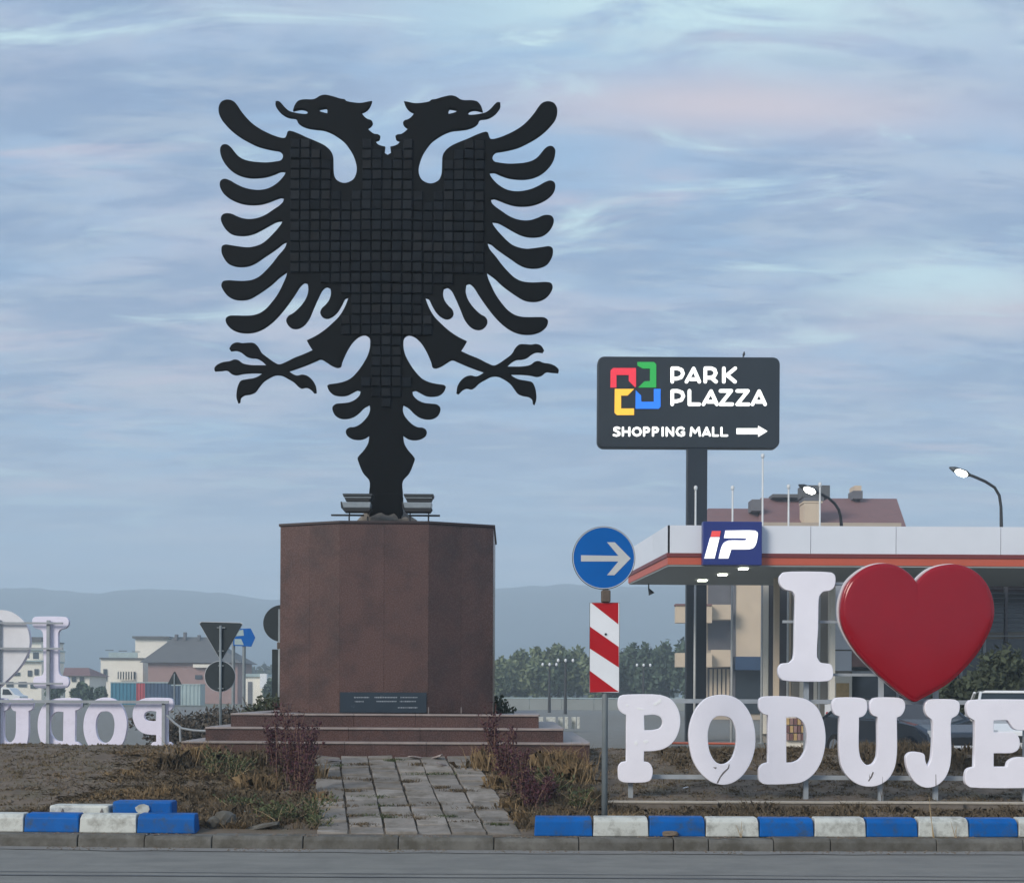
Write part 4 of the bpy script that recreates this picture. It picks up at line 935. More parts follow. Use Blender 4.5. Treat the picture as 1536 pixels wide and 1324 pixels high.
# ------------------------------------------------------------------ apartment block behind the station
Y = 85.0; AO = Vector((P(1200, 1040, Y).x, Y, 0))
ap = empty('apartment_building', AO, 'beige apartment block with balconies and a red brown roof behind the station', 'building')
def apx(nm, x0, x1, y0, y1, m, yf=0, th=.3, parent=None):
    a = P(x0, y0, Y); b = P(x1, y1, Y); g = MB(AO); g.box(a.x, b.x, Y - yf - th, Y - yf, max(b.z, 0) if y1 < 1080 else 0, a.z); o_ = g.build(nm, m, ap); return o_
a = P(1061, 790, Y); b = P(1352, 790, Y); g = MB(AO); g.vprism([(a.x, Y), (b.x, Y), (b.x, Y + 12), (P(1058, 900, Y + 12).x, Y + 12)], 0, a.z + .3); g.build('wall', M_brown, ap)
zb_, zr = PZ(797, Y + 0, 1200), PZ(746.5, Y + 5, 1200)
def roof(x0b, x1b, x0t, x1t, ybot, ytop, dback, nm='roof'):
    zb_ = PZ(ybot, Y - .6, 1200); zr = PZ(ytop, Y + dback / 2, 1200)
    A, B = P(x0b, ybot, Y - .6).x, P(x1b, ybot, Y - .6).x; C, D = P(x0t, ytop, Y + dback / 2).x, P(x1t, ytop, Y + dback / 2).x
    g = MB(AO); g.add([(A, Y - .6, zb_), (B, Y - .6, zb_), (B, Y + dback + .6, zb_), (A, Y + dback + .6, zb_), (C, Y + dback / 2, zr), (D, Y + dback / 2, zr)],
                      [(0, 1, 5, 4), (1, 2, 5), (2, 3, 4, 5), (3, 0, 4), (0, 3, 2, 1)]); return g.build(nm, M_roof, ap)
roof(1138, 1362, 1141, 1345, 797, 747, 12); roof(1048, 1140, 1062, 1139, 800, 763, 9)
def chim(x0, x1, y0, y1, m, d=3, nm='chimney', flare=0):
    a = P(x0, y0, Y + d); b = P(x1, y1, Y + d); g = MB(AO); g.box(a.x, b.x, Y + d - .7, Y + d + .7, b.z, a.z); return g.build(nm, m, ap)
chim(1203, 1225, 757, 800, M_beige, 1.0); chim(1200, 1241, 730, 748, M_roofg, 1.0, 'chimney_cap'); chim(1202, 1232, 748, 753, M_rec, 1.0, 'chimney_band'); chim(1202, 1230, 753.5, 756.5, M_beige, 1.0, 'chimney_band')
chim(1276, 1290, 738, 750, M_rec, 5.6); chim(1278, 1288, 730.5, 738, M_beige, 5.6, 'chimney_cap')
chim(1125, 1140, 751, 768, M_rec, 3.0); chim(1156, 1200, 743, 748, M_roofg, 5.5, 'ridge_cap')
apx('balcony', 1063, 1095, 908, 930, M_beige, .9, .15); apx('balcony', 1063, 1095, 975, 1000, M_beige, .9, .15)
apx('balcony', 1009.5, 1062, 911, 936, M_beige, .9, .8); apx('balcony', 1009.5, 1062, 980, 1001, M_beige, .9, .8)
apx('balcony_coping', 1008.5, 1062, 908, 911, M_roof, .87, .9)
for y0 in (877, 930.5, 1001): apx('recess', 1062, 1096, y0, y0 + (31 if y0 < 900 else 44), M_rec, .02, .04)
apx('wall_panel', 1103, 1142, 870, 985, M_beige, .05, .1); apx('pilaster', 1096.5, 1102, 870, 1060, M_rec, .05, .15)
apx('awning', 1099, 1142, 985, 1005, M_navy, .1, 1.0); apx('shop_window', 1101, 1142, 1005, 1070, M_win, .05, .06)
for k in range(5): apx('curtain', 1064 + k * 6.4, 1068 + k * 6.4, 1003, 1050, M_beige, .1, .03)
g = MB(AO)
# ------------------------------------------------------------------ street lamps
def lamp(xh, yh, pts, Y, label):
    r0 = P(pts[-1][0], pts[-1][1], Y); r = empty('street_lamp', (r0.x, Y, 0), label, 'street lamp', 'lit street lamps above the canopy')
    w3 = [P(a, b, Y) - Vector((r0.x, Y, 0)) for a, b in pts]
    w3.append(Vector((0, 0, 0)))
    g = MB(); g.tube(w3, [.05] * (len(w3) - 2) + [.06, .10], 8); g.build('pole', M_black, r, smooth=True)
    h = P(xh, yh, Y) - Vector((r0.x, Y, 0)); d = (w3[0] - w3[1]).normalized()
    g = MB(); g.tube([h + d * .38, h + d * .2, h - d * .2, h - d * .36], [.03, .10, .12, .05], 10); g.build('lamp_head', M_hood, r, smooth=True)
    g = MB(); g.tube([h + Vector((0, -.10, -.06)) + d * .2, h + Vector((0, -.14, -.08)) + d * .1, h + Vector((0, -.14, -.08)) - d * .12, h + Vector((0, -.10, -.06)) - d * .22], [.04, .11, .11, .04], 12); g.build('lamp_glass', M_lamp, r, smooth=True)
lamp(1440, 707, [(1446, 709), (1462, 715), (1478, 722), (1492, 731), (1499, 743), (1501.5, 760), (1502, 787)], 47, 'lit street lamp with a curved arm standing alone at the right')
lamp(1213, 733, [(1219, 736), (1232, 741), (1243, 747), (1252, 755), (1258, 764), (1261, 775), (1262, 787)], 49, 'lit street lamp glowing in front of the chimney')

# ------------------------------------------------------------------ mid distance: lot, wall, poles
g = MB(); g.box(-60, 75, 58, 140, -.5, -.01); tag(g.build('far_road', M_road), kind='structure', label='grey open lot beyond the roundabout')
Y = 130.0; r = empty('boundary_wall', (P(850, 1060, Y).x, Y, 0), 'long low grey wall in front of the far trees', 'wall')
x = P(600, 1060, Y).x
while x < P(1050, 1060, Y).x:
    g = MB(r.location); g.box(x + .03, x + 2.97, Y, Y + .2, 0, 1.02 + random.uniform(-.03, .03)); g.build('wall_panel', M_wallg, r); x += 3
g = MB(r.location); g.box(P(600, 1060, Y).x, x, Y - .05, Y + .25, 1.06, 1.16); g.build('coping', M_corr, r)
for (xx, yt, Yp, lab) in ((824, 996, 112, 'dark park lamp post nearest the pedestal among the far trees'), (848, 990, 104, 'second dark park lamp post, tallest before the far trees'), (965, 997, 116, 'dark park lamp post right of the hazard panel')):
    c = P(xx, 1060, Yp); zt_ = PZ(yt, Yp, xx); r = empty('park_lamp', (c.x, Yp, 0), lab, 'lamp post', 'dark park lamp posts before the trees')
    g = MB(); g.tube([(0, 0, 0), (0, 0, zt_)], [.13, .08], 8); g.build('pole', M_black, r)
    g = MB(); g.tube([(-.5, 0, zt_ - .1), (.5, 0, zt_ - .1)], .04, 6); g.build('cross_arm', M_black, r)
    for s_ in (-.55, 0, .55):
        g = MB(); zz = zt_ - .02; g.tube([(s_, -.1, zz - .12), (s_, -.1, zz - .05), (s_, -.1, zz + .08), (s_, -.1, zz + .14)], [.04, .095, .095, .03], 10); g.build('lamp_globe', M_swhite, r, smooth=True)
for k, (xx, wd, lab) in enumerate(((811, 8, 'first'), (822, 5, ''), (829, 9, ''), (841, 7, ''), (850, 5, ''), (861, 7, ''), (868, 4, ''))):
    Yp = 55 + (k % 2) * .4; c = P(xx, 1089, Yp); g = MB(c); hh = .24 if k < 4 else .18
    g.box(c.x - wd / 2 * Yp / F, c.x + wd / 2 * Yp / F, Yp, Yp + .3, c.z - .1, c.z + .37)
    if k == 0: kr2 = empty('far_kerb', (c.x, Yp, 0), kind='structure', label='row of white painted kerb blocks beyond the right end of the steps')
    o_ = g.build('kerb_block', M_kw, kr2, bevel=.02, loc=None); o_.location = (c.x - kr2.location.x, c.y - kr2.location.y, c.z)

# ------------------------------------------------------------------ left background buildings
def house_box(root, O, nm, x0, x1, y0, y1, Y, dep, m, yo_=0):
    a = P(x0, y0, Y); b = P(x1, y1, Y); g = MB(O); g.box(a.x, b.x, Y - yo_, Y - yo_ + dep, b.z if y1 < 1055 else 0, a.z); return g.build(nm, m, root)
Y = 190.0
h = empty('white_house', (P(180, 1040, Y).x, Y, 0), 'cream flat roofed house with a dark balcony window at the left', 'house'); O = h.location.copy()
house_box(h, O, 'wall', 151, 214, 988, 1070, Y, 9, M_cream); house_box(h, O, 'cornice', 150, 216, 986, 988.5, Y, 9.2, M_roofg, .3); house_box(h, O, 'roof_terrace_rail', 163, 206, 978, 986, Y, .2, M_corr)
house_box(h, O, 'window', 155.5, 160.5, 1003, 1021, Y, .2, M_win, .15); house_box(h, O, 'balcony_window', 177, 203, 1007, 1018, Y, .2, M_win, .15)
for k in range(6): house_box(h, O, 'baluster', 179.5 + k * 4, 181.2 + k * 4, 1006, 1020, Y, .15, M_cream, .4)
for k in range(3): house_box(h, O, 'antenna', 158 + k * 20, 170 + k * 20, 974.5 + k, 975.5 + k, Y + 3, .15, M_black)
h = empty('tower_house', (P(225, 1040, Y).x, Y + 12, 0), 'cream upper storey with a flat dark roof behind the hipped roof', 'house'); O = h.location.copy()
house_box(h, O, 'wall', 203, 250, 957, 1060, Y + 12, 8, M_cream); house_box(h, O, 'roof_slab', 200, 255, 954, 957.5, Y + 12, 9, M_roofg, .6)
h = empty('hipped_house', (P(275, 1040, Y).x, Y - 8, 0), 'pinkish brick house under a large grey hipped roof', 'house'); O = h.location.copy(); Yh = Y - 8
house_box(h, O, 'wall', 222, 356, 993, 1075, Yh, 10, M_brk); house_box(h, O, 'awning', 291, 320, 996, 1001, Yh, .6, M_cream, .6); house_box(h, O, 'window', 293, 303, 1012, 1018, Yh, .2, M_win, .15); house_box(h, O, 'window', 330, 342, 1010, 1020, Yh, .2, M_win, .15)
g = MB(O); A = P(209, 993, Yh - .8); B = P(362, 996, Yh - .8); C = P(262, 955, Yh + 5); D = P(312, 955, Yh + 5)
g.add([(A.x, Yh - .8, A.z), (B.x, Yh - .8, A.z), (B.x, Yh + 11, A.z), (A.x, Yh + 11, A.z), (C.x, Yh + 5, C.z), (D.x, Yh + 5, C.z)], [(0, 1, 5, 4), (1, 2, 5), (2, 3, 4, 5), (3, 0, 4), (0, 3, 2, 1)]); g.build('roof', M_roofg, h)
for xx, t_ in ((262, 951), (275, 948), (296, 952)): house_box(h, O, 'chimney', xx, xx + 3.5, t_, 960, Yh + 4, .8, M_rec)
def container(x0, x1, y0, y1, Yc, m, lab):
    r = empty('container', (P((x0 + x1) / 2, 1040, Yc).x, Yc, 0), lab, 'shipping container'); a = P(x0, y0, Yc); b = P(x1, y1, Yc); O = r.location.copy()
    g = MB(O); n = max(3, int((b.x - a.x) / .35)); poly = []
    for k in range(n):
        xx = a.x + (b.x - a.x) * k / n; w2 = (b.x - a.x) / n
        poly += [(xx, Yc), (xx + w2 * .35, Yc), (xx + w2 * .5, Yc + .06), (xx + w2 * .85, Yc + .06)]
    poly += [(b.x, Yc), (b.x, Yc + 2.4), (a.x, Yc + 2.4)]
    g.vprism(poly, .1, a.z); g.build('side_wall', m, r)
    g = MB(O); g.box(a.x - .02, b.x + .02, Yc - .02, Yc + 2.42, a.z, a.z + .12); g.build('roof_edge', M_corr, r)
container(166, 204, 1024, 1060, 150, M_teal, 'teal shipping container left of the red one'); container(204.5, 217, 1024, 1060, 150, M_cred, 'short red shipping container between teal and navy ones')
container(217.5, 256, 1024, 1060, 150, M_navy, 'navy shipping container right of the red one'); container(257, 270, 1028, 1062, 150, M_navy, 'small navy container behind the tiny triangle sign')
container(271, 300, 1027, 1062, 148, M_corr, 'pale corrugated shed right of the navy containers')
h = empty('white_shed', (P(380, 1040, 160).x, 160, 0), 'white shed with a blue grey roof left of the pedestal', 'shed'); O = h.location.copy()
house_box(h, O, 'wall', 367, 400, 1014, 1070, 160, 7, M_cream); house_box(h, O, 'roof', 365, 392, 1010, 1014.5, 160, 7.4, M_corr, .3); house_box(h, O, 'white_box', 390, 400, 1010, 1032, 159, 1, M_swhite); house_box(h, O, 'door', 372, 378, 1022, 1060, 160, .1, M_rec, .1)
h = empty('brown_roof_house', (P(115, 1040, 170).x, 170, 0), 'small white house with a brown roof beyond the reversed letter I', 'house'); O = h.location.copy()
house_box(h, O, 'wall', 98, 134, 1012, 1070, 170, 7, M_cream); house_box(h, O, 'window', 108, 114, 1015, 1022, 170, .2, M_win, .15); house_box(h, O, 'window', 120, 126, 1015, 1022, 170, .2, M_win, .15)
g = MB(O); A = P(94, 1013, 169.4); B = P(136, 1013, 169.4); C = P(97, 1001, 173.5); D = P(133, 1001, 173.5)
g.add([(A.x, 169.4, A.z), (B.x, 169.4, A.z), (B.x, 177.6, A.z), (A.x, 177.6, A.z), (C.x, 173.5, C.z), (D.x, 173.5, C.z)], [(0, 1, 5, 4), (1, 2, 5), (2, 3, 4, 5), (3, 0, 4), (0, 3, 2, 1)]); g.build('roof', M_roof, h)
h = empty('stepped_building', (P(40, 1040, 200).x, 200, 0), 'white stepped block with balconies behind the reversed heart', 'building'); O = h.location.copy()
for k, (x0, x1, y0, y1, d) in enumerate(((-20, 62, 992, 1070, 0), (5, 64, 975, 992, 1.5), (20, 62, 962, 975, 3))):
    house_box(h, O, 'storey', x0, x1, y0, y1, 200 + d, 10, M_cream); house_box(h, O, 'roof_slab', x0 - 2, x1 + 2, y0 - 2.2, y0, 200 + d, 10.5, M_corr if k < 2 else M_roofg, .6)
for (x0, x1, y0, y1) in ((16, 30, 1008, 1013), (42, 48, 1005, 1014), (52, 58, 1003, 1012), (10, 20, 1022, 1030), (28, 40, 1022, 1030), (46, 56, 1024, 1032), (36, 44, 979, 987), (50, 58, 978, 988)):
    house_box(h, O, 'window', x0, x1, y0, y1, 200, .3, M_win, .15)
house_box(h, O, 'upper_block', 40, 62, 955, 962, 203, 8, M_roofg)
for k in range(5):
    Yc = 120; x0 = -30 + k * 30; 
    if k in (0, 1): 
        pass
# far white van among the letters
vx = P(22, 1045, 115); r = empty('far_van', (vx.x, 115, 0), 'white van roof just above the reversed letter U', 'van')
g = MB(r.location); w0, w1 = P(0, 1040, 115).x, P(28, 1040, 115).x
g.prism([(w0, .5), (w1 + .1, .5), (w1 + .1, 1.1), (w1 - .3, 1.2), (w1 - .8, 1.75), (w0 + .1, 1.8)], 115, 117); g.build('body', M_carw, r, bevel=.05)
g = MB(r.location); g.prism([(w0 + .2, 1.2), (w1 - .5, 1.2), (w1 - .85, 1.65), (w0 + .25, 1.65)], 114.97, 115.0); g.build('window', M_glass, r)
for xx in (w0 + .3, w1 - .4):
    g = MB(r.location); g.tube([(xx, 114.95, .35), (xx, 115.25, .35)], .35, 14); g.build('wheel', M_tyre, r)

# ------------------------------------------------------------------ foliage helpers
def leaves(n, center, rad, size, rg, shell=.55, lumps=None):
    """leaf quads spread through lumpy ellipsoids -> verts (N*4,3)"""
    lumps = lumps or [(center, rad)]
    vol = np.array([l[1][0] * l[1][1] * l[1][2] for l in lumps]); pick = rg.choice(len(lumps), n, p=vol / vol.sum())
    cc = np.array([l[0] for l in lumps])[pick]; rr = np.array([l[1] for l in lumps])[pick]
    d = rg.normal(size=(n, 3)); d /= np.linalg.norm(d, axis=1)[:, None]
    r_ = (shell + (1.08 - shell) * rg.random(n) ** .8)[:, None]
    p = cc + d * rr * r_
    a = rg.normal(size=(n, 3)); a /= np.linalg.norm(a, axis=1)[:, None]; b = np.cross(a, rg.normal(size=(n, 3))); b /= np.linalg.norm(b, axis=1)[:, None]
    s = (size * rg.uniform(.6, 1.4, n))[:, None]
    return np.stack([p - a * s, p + b * s * .55, p + a * s, p - b * s * .55], 1).reshape(-1, 3)
def quads_obj(name, verts, m, parent=None, k=4):
    n = len(verts) // k; me = bpy.data.meshes.new(name); me.vertices.add(len(verts)); me.vertices.foreach_set('co', verts.astype(np.float32).ravel())
    me.loops.add(n * k); me.loops.foreach_set('vertex_index', np.arange(n * k, dtype=np.int32)); me.polygons.add(n)
    me.polygons.foreach_set('loop_start', np.arange(0, n * k, k, dtype=np.int32)); me.polygons.foreach_set('loop_total', np.full(n, k, dtype=np.int32)); me.update(calc_edges=True)
    return link(name, me, m, parent)
def tree(x, Y, ytop, wpx, m, label, seed, group, n=2600, name='broadleaf_tree', leaf=.2):
    rg = np.random.default_rng(seed); c = P(x, 1050, Y); H = PZ(ytop, Y, x); W = wpx * Y / F / 2
    r = empty(name, (c.x, Y, 0), label, 'tree', group)
    lumps = [((0, 0, H * .52), (W * .8, W * .7, H * .34))]
    for k in range(11):
        an = rg.uniform(0, 6.28); q_ = rg.uniform(.35, .85); zz = rg.uniform(.28, .86); s_ = rg.uniform(.22, .40) * (1.15 - abs(zz - .55))
        lumps.append(((W * q_ * math.cos(an) * (1.2 - abs(zz - .55) * .9), W * q_ * math.sin(an) * .9, H * zz), (W * s_ * 1.35, W * s_ * 1.3, H * s_ * .55)))
    lumps.append(((rg.uniform(-.2, .2) * W, 0, H * .87), (W * .3, W * .3, H * .13)))
    quads_obj('crown', leaves(n, None, None, leaf * 1.6, rg, .35, lumps), m, r)
    g = MB(); g.tube([(0, 0, -.1), (.05, 0, H * .25), (.0, 0, H * .7)], [W * .09, W * .07, W * .03], 7)
    for k in range(4):
        an = rg.uniform(0, 6.28); g.tube([(0, 0, H * (.25 + .08 * k)), (W * .5 * math.cos(an), W * .5 * math.sin(an), H * (.5 + .08 * k))], [W * .045, W * .015], 5)
    g.build('trunk', M_bark, r)
TG = 'hazy green trees beyond the open lot'
specs = [(738, 992, 34), (757, 984, 40), (779, 974, 44), (806, 968, 52), (838, 963, 56), (866, 967, 48), (893, 972, 46), (921, 984, 44), (946, 970, 50), (972, 962, 54), (1000, 958, 54), (1028, 954, 56), (1062, 962, 56), (700, 985, 50), (655, 982, 50)]
labs = ['small hazy tree touching the right edge of the pedestal', 'hazy rounded tree second from the pedestal', 'hazy tree left of the first park lamp', 'broad hazy tree behind the first park lamp', 'tallest hazy tree behind the second park lamp',
        'hazy tree just left of the hazard panel', 'hazy tree hidden behind the hazard panel', 'low hazy tree right of the hazard panel', 'dark hazy tree left of the right park lamp', 'dark hazy tree behind the right park lamp',
        'dark hazy tree below the lower left balcony', 'dark hazy tree touching the mall sign pole', 'dark hazy tree behind the mall sign pole', 'hazy tree mostly hidden by the right half of the pedestal', 'hazy tree hidden behind the middle of the pedestal']
for k, ((x, yt, wp), lab) in enumerate(zip(specs, labs)):
    tree(x, 150 + (k * 37) % 11, yt, wp * 1.15, M_tree if x < 910 else M_tree2, lab, 100 + k, TG)
for k, (x, Yt, yt, wp, lab) in enumerate(((82, 140, 1010, 22, 'small dark tree behind the foot of the reversed letter I'), (125, 135, 1024, 26, 'low bushy tree below the brown roofed house'), (407, 140, 1018, 22, 'small tree touching the left edge of the pedestal'), (150, 150, 1030, 16, 'tiny tree at the corner of the cream house'))):
    tree(x, Yt, yt, wp, M_tree2, lab, 300 + k, 'small trees among the left buildings', 1200)
tree(1486, 35.0, 968, 120, M_bush, 'dark tree reflection in the shop glass right of the heart, built as a small tree', 411, None, 2600, 'reflection_tree', .06)  # added tree, stands in for the tree reflection in the shop glass
tree(1425, 35.6, 1000, 70, M_bush, 'dark green reflection in the shop glass under the right lobe of the heart, built as a bush', 412, None, 1500, 'reflection_tree', .06)  # added bush, rest of the same green reflection in the glass
# low far wood as a mass
rg = np.random.default_rng(5); lump = []
for k in range(150):
    Yw = rg.uniform(330, 420); xw = rg.uniform(-175, 40); hw = rg.uniform(4, 8.0) * (1 if xw > -90 else .6); lump.append(((xw, Yw, hw * .5), (hw * .8, hw * .8, hw * .55)))
o_ = quads_obj('far_wood', leaves(26000, None, None, .9, rg, .5, lump), M_fwood); tag(o_, 'low dark line of far off woodland under the hills', kind='stuff')

def shrub(name, x, ybase, Y, W, H, m, label, seed, n=1800, leaf=.03, cat='shrub', zb=None, stems=None, group=None):
    rg = np.random.default_rng(seed); X = PX(x, Y, 1100); z = hgt(X, Y) if zb is None else zb
    r = empty(name, (X, Y, z - .01), label, cat, group)
    lump = [((0, 0, H * .45), (W * .42, W * .42, H * .42))] + [((rg.uniform(-.35, .35) * W, rg.uniform(-.3, .3) * W, H * rg.uniform(.3, .85)), (W * .2, W * .2, H * .2)) for _ in range(7)]
    quads_obj('foliage', leaves(n, None, None, leaf, rg, .25, lump), m, r)
    g = MB()
    for k in range(8): an = rg.uniform(0, 6.28); g.tube([(0, 0, -.03), (W * .2 * math.cos(an), W * .2 * math.sin(an), H * .5), (W * .4 * math.cos(an), W * .4 * math.sin(an), H * rg.uniform(.75, 1.0))], [.012, .008, .003], 5)
    g.build('stems', stems or M_bark, r); return r
shrub('evergreen_shrub', 742, 0, 21.8, .85, .72, M_bush, 'dark evergreen shrub beside the right edge of the pedestal', 41, zb=.78, leaf=.035)
shrub('evergreen_shrub', 398, 0, 22.4, 1.0, .78, M_bush, 'dark evergreen shrub beside the left edge of the pedestal', 42, zb=.68, leaf=.035)

# upright weeds: stems with leaves along them
def weed(x, Y, H, W, ns, m, ms_, label, seed, leaf=.034, nl=60, lean=0, cat='weed', name='weed', group='tall weeds beside the path'):
    rg = np.random.default_rng(seed); X = PX(x, Y, 1150); z = hgt(X, Y); r = empty(name, (X, Y, z - .02), label, cat, group)
    g = MB(); V = []
    for k in range(ns):
        an = rg.uniform(0, 6.28); sp = rg.uniform(.1, 1) * W; h_ = H * rg.uniform(.55, 1.0); b0_ = Vector((rg.normal() * W * .25, rg.normal() * W * .2, 0))
        pts = [b0_ + Vector((math.cos(an) * sp * t_ ** 1.6 + lean * t_ * H + rg.normal() * .006, math.sin(an) * sp * .7 * t_ ** 1.6, h_ * t_)) for t_ in (0, .25, .5, .75, 1)]
        g.tube(pts, [.006, .005, .004, .003, .0015], 4, cap=False)
        for q_ in range(nl):
            t_ = rg.uniform(.12, 1.0) * 4; i = min(3, int(t_)); p = pts[i].lerp(pts[i + 1], t_ - i); p = p + Vector(rg.normal(size=3) * (.028 * (1.25 - t_ / 5)))
            a = rg.normal(size=3); a[2] = abs(a[2]) * .8 + .2; a /= np.linalg.norm(a); b = np.cross(a, rg.normal(size=3)); b /= np.linalg.norm(b); s_ = leaf * rg.uniform(.5, 1.3)
            p = np.array(p); V += [p, p + a * s_ * .6 + b * s_ * .28, p + a * s_ * 1.3, p + a * s_ * .6 - b * s_ * .28]
    g.build('stems', ms_, r); quads_obj('leaves', np.array(V), m, r); return r
random.seed(8)
def tuft(x, Y, H, W, n, m, label, seed, group='dry grass tufts on the mound', droop=.5):
    rg = np.random.default_rng(seed); X = PX(x, Y, 1150); z = hgt(X, Y); r = empty('grass_tuft', (X, Y, z - .01), label, 'grass tuft', group)
    quads_obj('blades', blades(rg.normal(size=n) * W * .28, rg.normal(size=n) * W * .22, np.zeros(n), H * rg.uniform(.2, 1.1, n), W * .62, .0045, rg, .9), m, r, k=5); return r
def blades(x, y, z, h, spread, w_, rg, droop=.4):
    n = len(x); an = rg.uniform(0, 2 * np.pi, n); r1 = spread * rg.random(n) ** .7; dx, dy = np.cos(an) * r1, np.sin(an) * r1
    bw = w_ * rg.uniform(.7, 1.5, n); ba = rg.uniform(-.9, .9, n); bx, by = np.cos(ba) * bw, np.sin(ba) * bw
    p0 = np.stack([x - bx, y - by, z], 1); p1 = np.stack([x + bx, y + by, z], 1)
    mx, my, mz = x + dx * .4, y + dy * .4, z + h * .62
    p2 = np.stack([mx + bx * .7, my + by * .7, mz], 1); p4 = np.stack([mx - bx * .7, my - by * .7, mz], 1)
    p3 = np.stack([x + dx, y + dy, z + h * (1 - droop * rg.random(n) * .6)], 1)
    return np.stack([p0, p1, p2, p3, p4], 1).reshape(-1, 3)

weeds = [(438, 16.2, .95, .22, 16, 'tall dark red weed left of the path, tallest of its clump', .0), (452, 15.5, .72, .20, 12, 'dark red weed leaning over the left edge of the path', .05), (418, 16.8, .85, .18, 12, 'dark red weed at the left end of the bottom step', -.02), (462, 16.9, .62, .16, 9, 'thin red brown weed before the steps left of the path', .03),
         (745, 16.9, .85, .18, 14, 'tall crimson weed against the steps right of the path', -.06), (764, 16.0, .72, .20, 13, 'crimson weed halfway along the right edge of the path', -.06), (782, 15.3, .58, .20, 12, 'dark purple weed low beside the right edge of the path', -.04), (800, 14.7, .44, .22, 11, 'purple brown weed just behind the first blue kerb block', .0), (818, 15.1, .36, .2, 9, 'short purplish weed right of the crimson weeds', .02)]
for k, (x, Y, H, W, ns, lab, ln) in enumerate(weeds): weed(x, Y, H, W, ns, M_red, M_redstem, lab, 500 + k, lean=ln)
gw = [(470, 14.3, .30, .22, 14, 'low green weed at the lower left edge of the path'), (432, 14.2, .22, .3, 14, 'low green weed on the kerb left of the path'), (400, 14.3, .2, .3, 12, 'low green weed between the rubble and the path'), (365, 14.7, .2, .3, 11, 'low green weed above the flat stone'), (478, 13.95, .16, .14, 8, 'small green weed at the corner of the path by the kerb'),
      (350, 16.3, .34, .32, 14, 'grey green leafy weed on the mound left of the red weeds'), (325, 16.6, .36, .3, 12, 'dark leafy weed patch on the left mound'), (835, 15.7, .3, .3, 12, 'grey green weed among dry grass right of the path'), (870, 14.9, .26, .24, 10, 'green weed left of the arrow sign post')]
for k, (x, Y, H, W, ns, lab) in enumerate(gw): weed(x, Y, H, W, ns, M_green, M_stem, lab, 600 + k, leaf=.034, nl=26, group='low green weeds on the mound')
tf = [(735, 17.0, .36, .42, 420, 'tan grass tuft at the upper right corner of the path'), (752, 15.9, .22, .30, 260, 'pale grass tuft spilling over the right edge of the path'), (770, 14.9, .18, .26, 240, 'straw tuft low on the right edge of the path'), (788, 14.2, .16, .22, 200, 'straw tuft beside the first blue kerb block'),
      (840, 16.9, .38, .5, 480, 'large tan grass tuft before the right end of the steps'), (862, 16.2, .32, .42, 420, 'tan grass tuft behind the arrow sign panel'), (886, 15.4, .24, .34, 300, 'brown grass tuft left of the sign post'), (295, 17.3, .34, .5, 460, 'tan grass tuft at the left end of the steps'),
      (262, 17.0, .26, .42, 360, 'dry grass tuft on the crest left of the steps'), (380, 17.0, .34, .45, 420, 'olive grass tuft beside the red weeds'), (345, 15.3, .2, .4, 320, 'dry grass tuft above the rubble'), (390, 15.8, .24, .4, 340, 'straw coloured tuft left of the red weeds'), (478, 16.4, .3, .2, 150, 'bent straw stalks at the left edge of the path'), (486, 15.2, .2, .18, 120, 'short straw stalks over the left edge of the path'),
      (1010, 14.4, .14, .24, 160, 'thin grass tuft behind the second white kerb block'), (1150, 14.5, .12, .26, 150, 'brown grass tuft behind the third blue kerb block'), (930, 14.6, .16, .3, 220, 'tan grass tuft right of the sign post')]
for k, (x, Y, H, W, n, lab) in enumerate(tf): tuft(x, Y, H, W, n, M_tan if 'tan' in lab or 'straw' in lab or 'pale' in lab else M_grass, lab, 700 + k)
# little tufts growing in the path joints
jt = [(511, 1148), (556, 1168), (520, 1182), (568, 1204), (610, 1170), (530, 1224), (560, 1224), (600, 1224), (626, 1230), (668, 1225), (715, 1208), (700, 1150), (592, 1140), (540, 1146), (500, 1166), (640, 1160), (660, 1178), (690, 1182), (560, 1190), (612, 1205), (648, 1200), (580, 1228), (520, 1205), (700, 1235), (745, 1240), (545, 1240), (498, 1195), (675, 1160), (630, 1146)]
random.seed(77)
for k, (x, y) in enumerate(jt):
    Yt = ramp(-y, [(-1253, 13.7), (-1195, 15.1), (-1137, 17.6)]); rg = np.random.default_rng(800 + k); X = PX(x, Yt, y); n = 60 + (k * 37) % 90
    r = empty('joint_grass', (X, Yt, hbase(X, Yt) + .0), 'dry grass sprouting from a joint of the stone path', 'grass tuft', 'grass sprouting in the path joints')
    quads_obj('blades', blades(rg.normal(size=n) * (.06 + .02 * (k % 4)), rg.normal(size=n) * .025, np.zeros(n), .045 * rg.uniform(.5, 1.2, n), .05, .004, rg), M_grass if k % 3 else M_green, r, k=5)

# dry grass cover
def cover(name, n, xr, yr, hfun, m, seed, label, w_=.004, clump=0, spread=.05):
    rg = np.random.default_rng(seed); x = rg.uniform(*xr, n); y = rg.uniform(*yr, n); ok = []; zz = []; hh = []
    if clump:
        k = rg.integers(0, n // clump, n); x = x[k] + rg.normal(size=n) * .045; y = y[k] + rg.normal(size=n) * .045
    for a, b in zip(x, y):
        hv = hfun(a, b)
        if hv <= 0 or b < kf(a) + .46: ok.append(False); continue
        pl, pr = pathx(480, b), pathx(785, b)
        if pl < a < pr and b < 17.9: ok.append(False); continue
        if 17.75 < b < 23.2 and PC - 2.62 < a < PC + 2.62: ok.append(False); continue
        ok.append(True); zz.append(hgt(a, b) - .004); hh.append(hv)
    ok = np.array(ok); x, y = x[ok], y[ok]; z = np.array(zz); hh = np.array(hh) * rg.uniform(.35, 1.3, len(x))
    o_ = quads_obj(name, blades(x, y, z, hh, spread, w_, rg, .8), m, k=5); return tag(o_, label, kind='stuff')
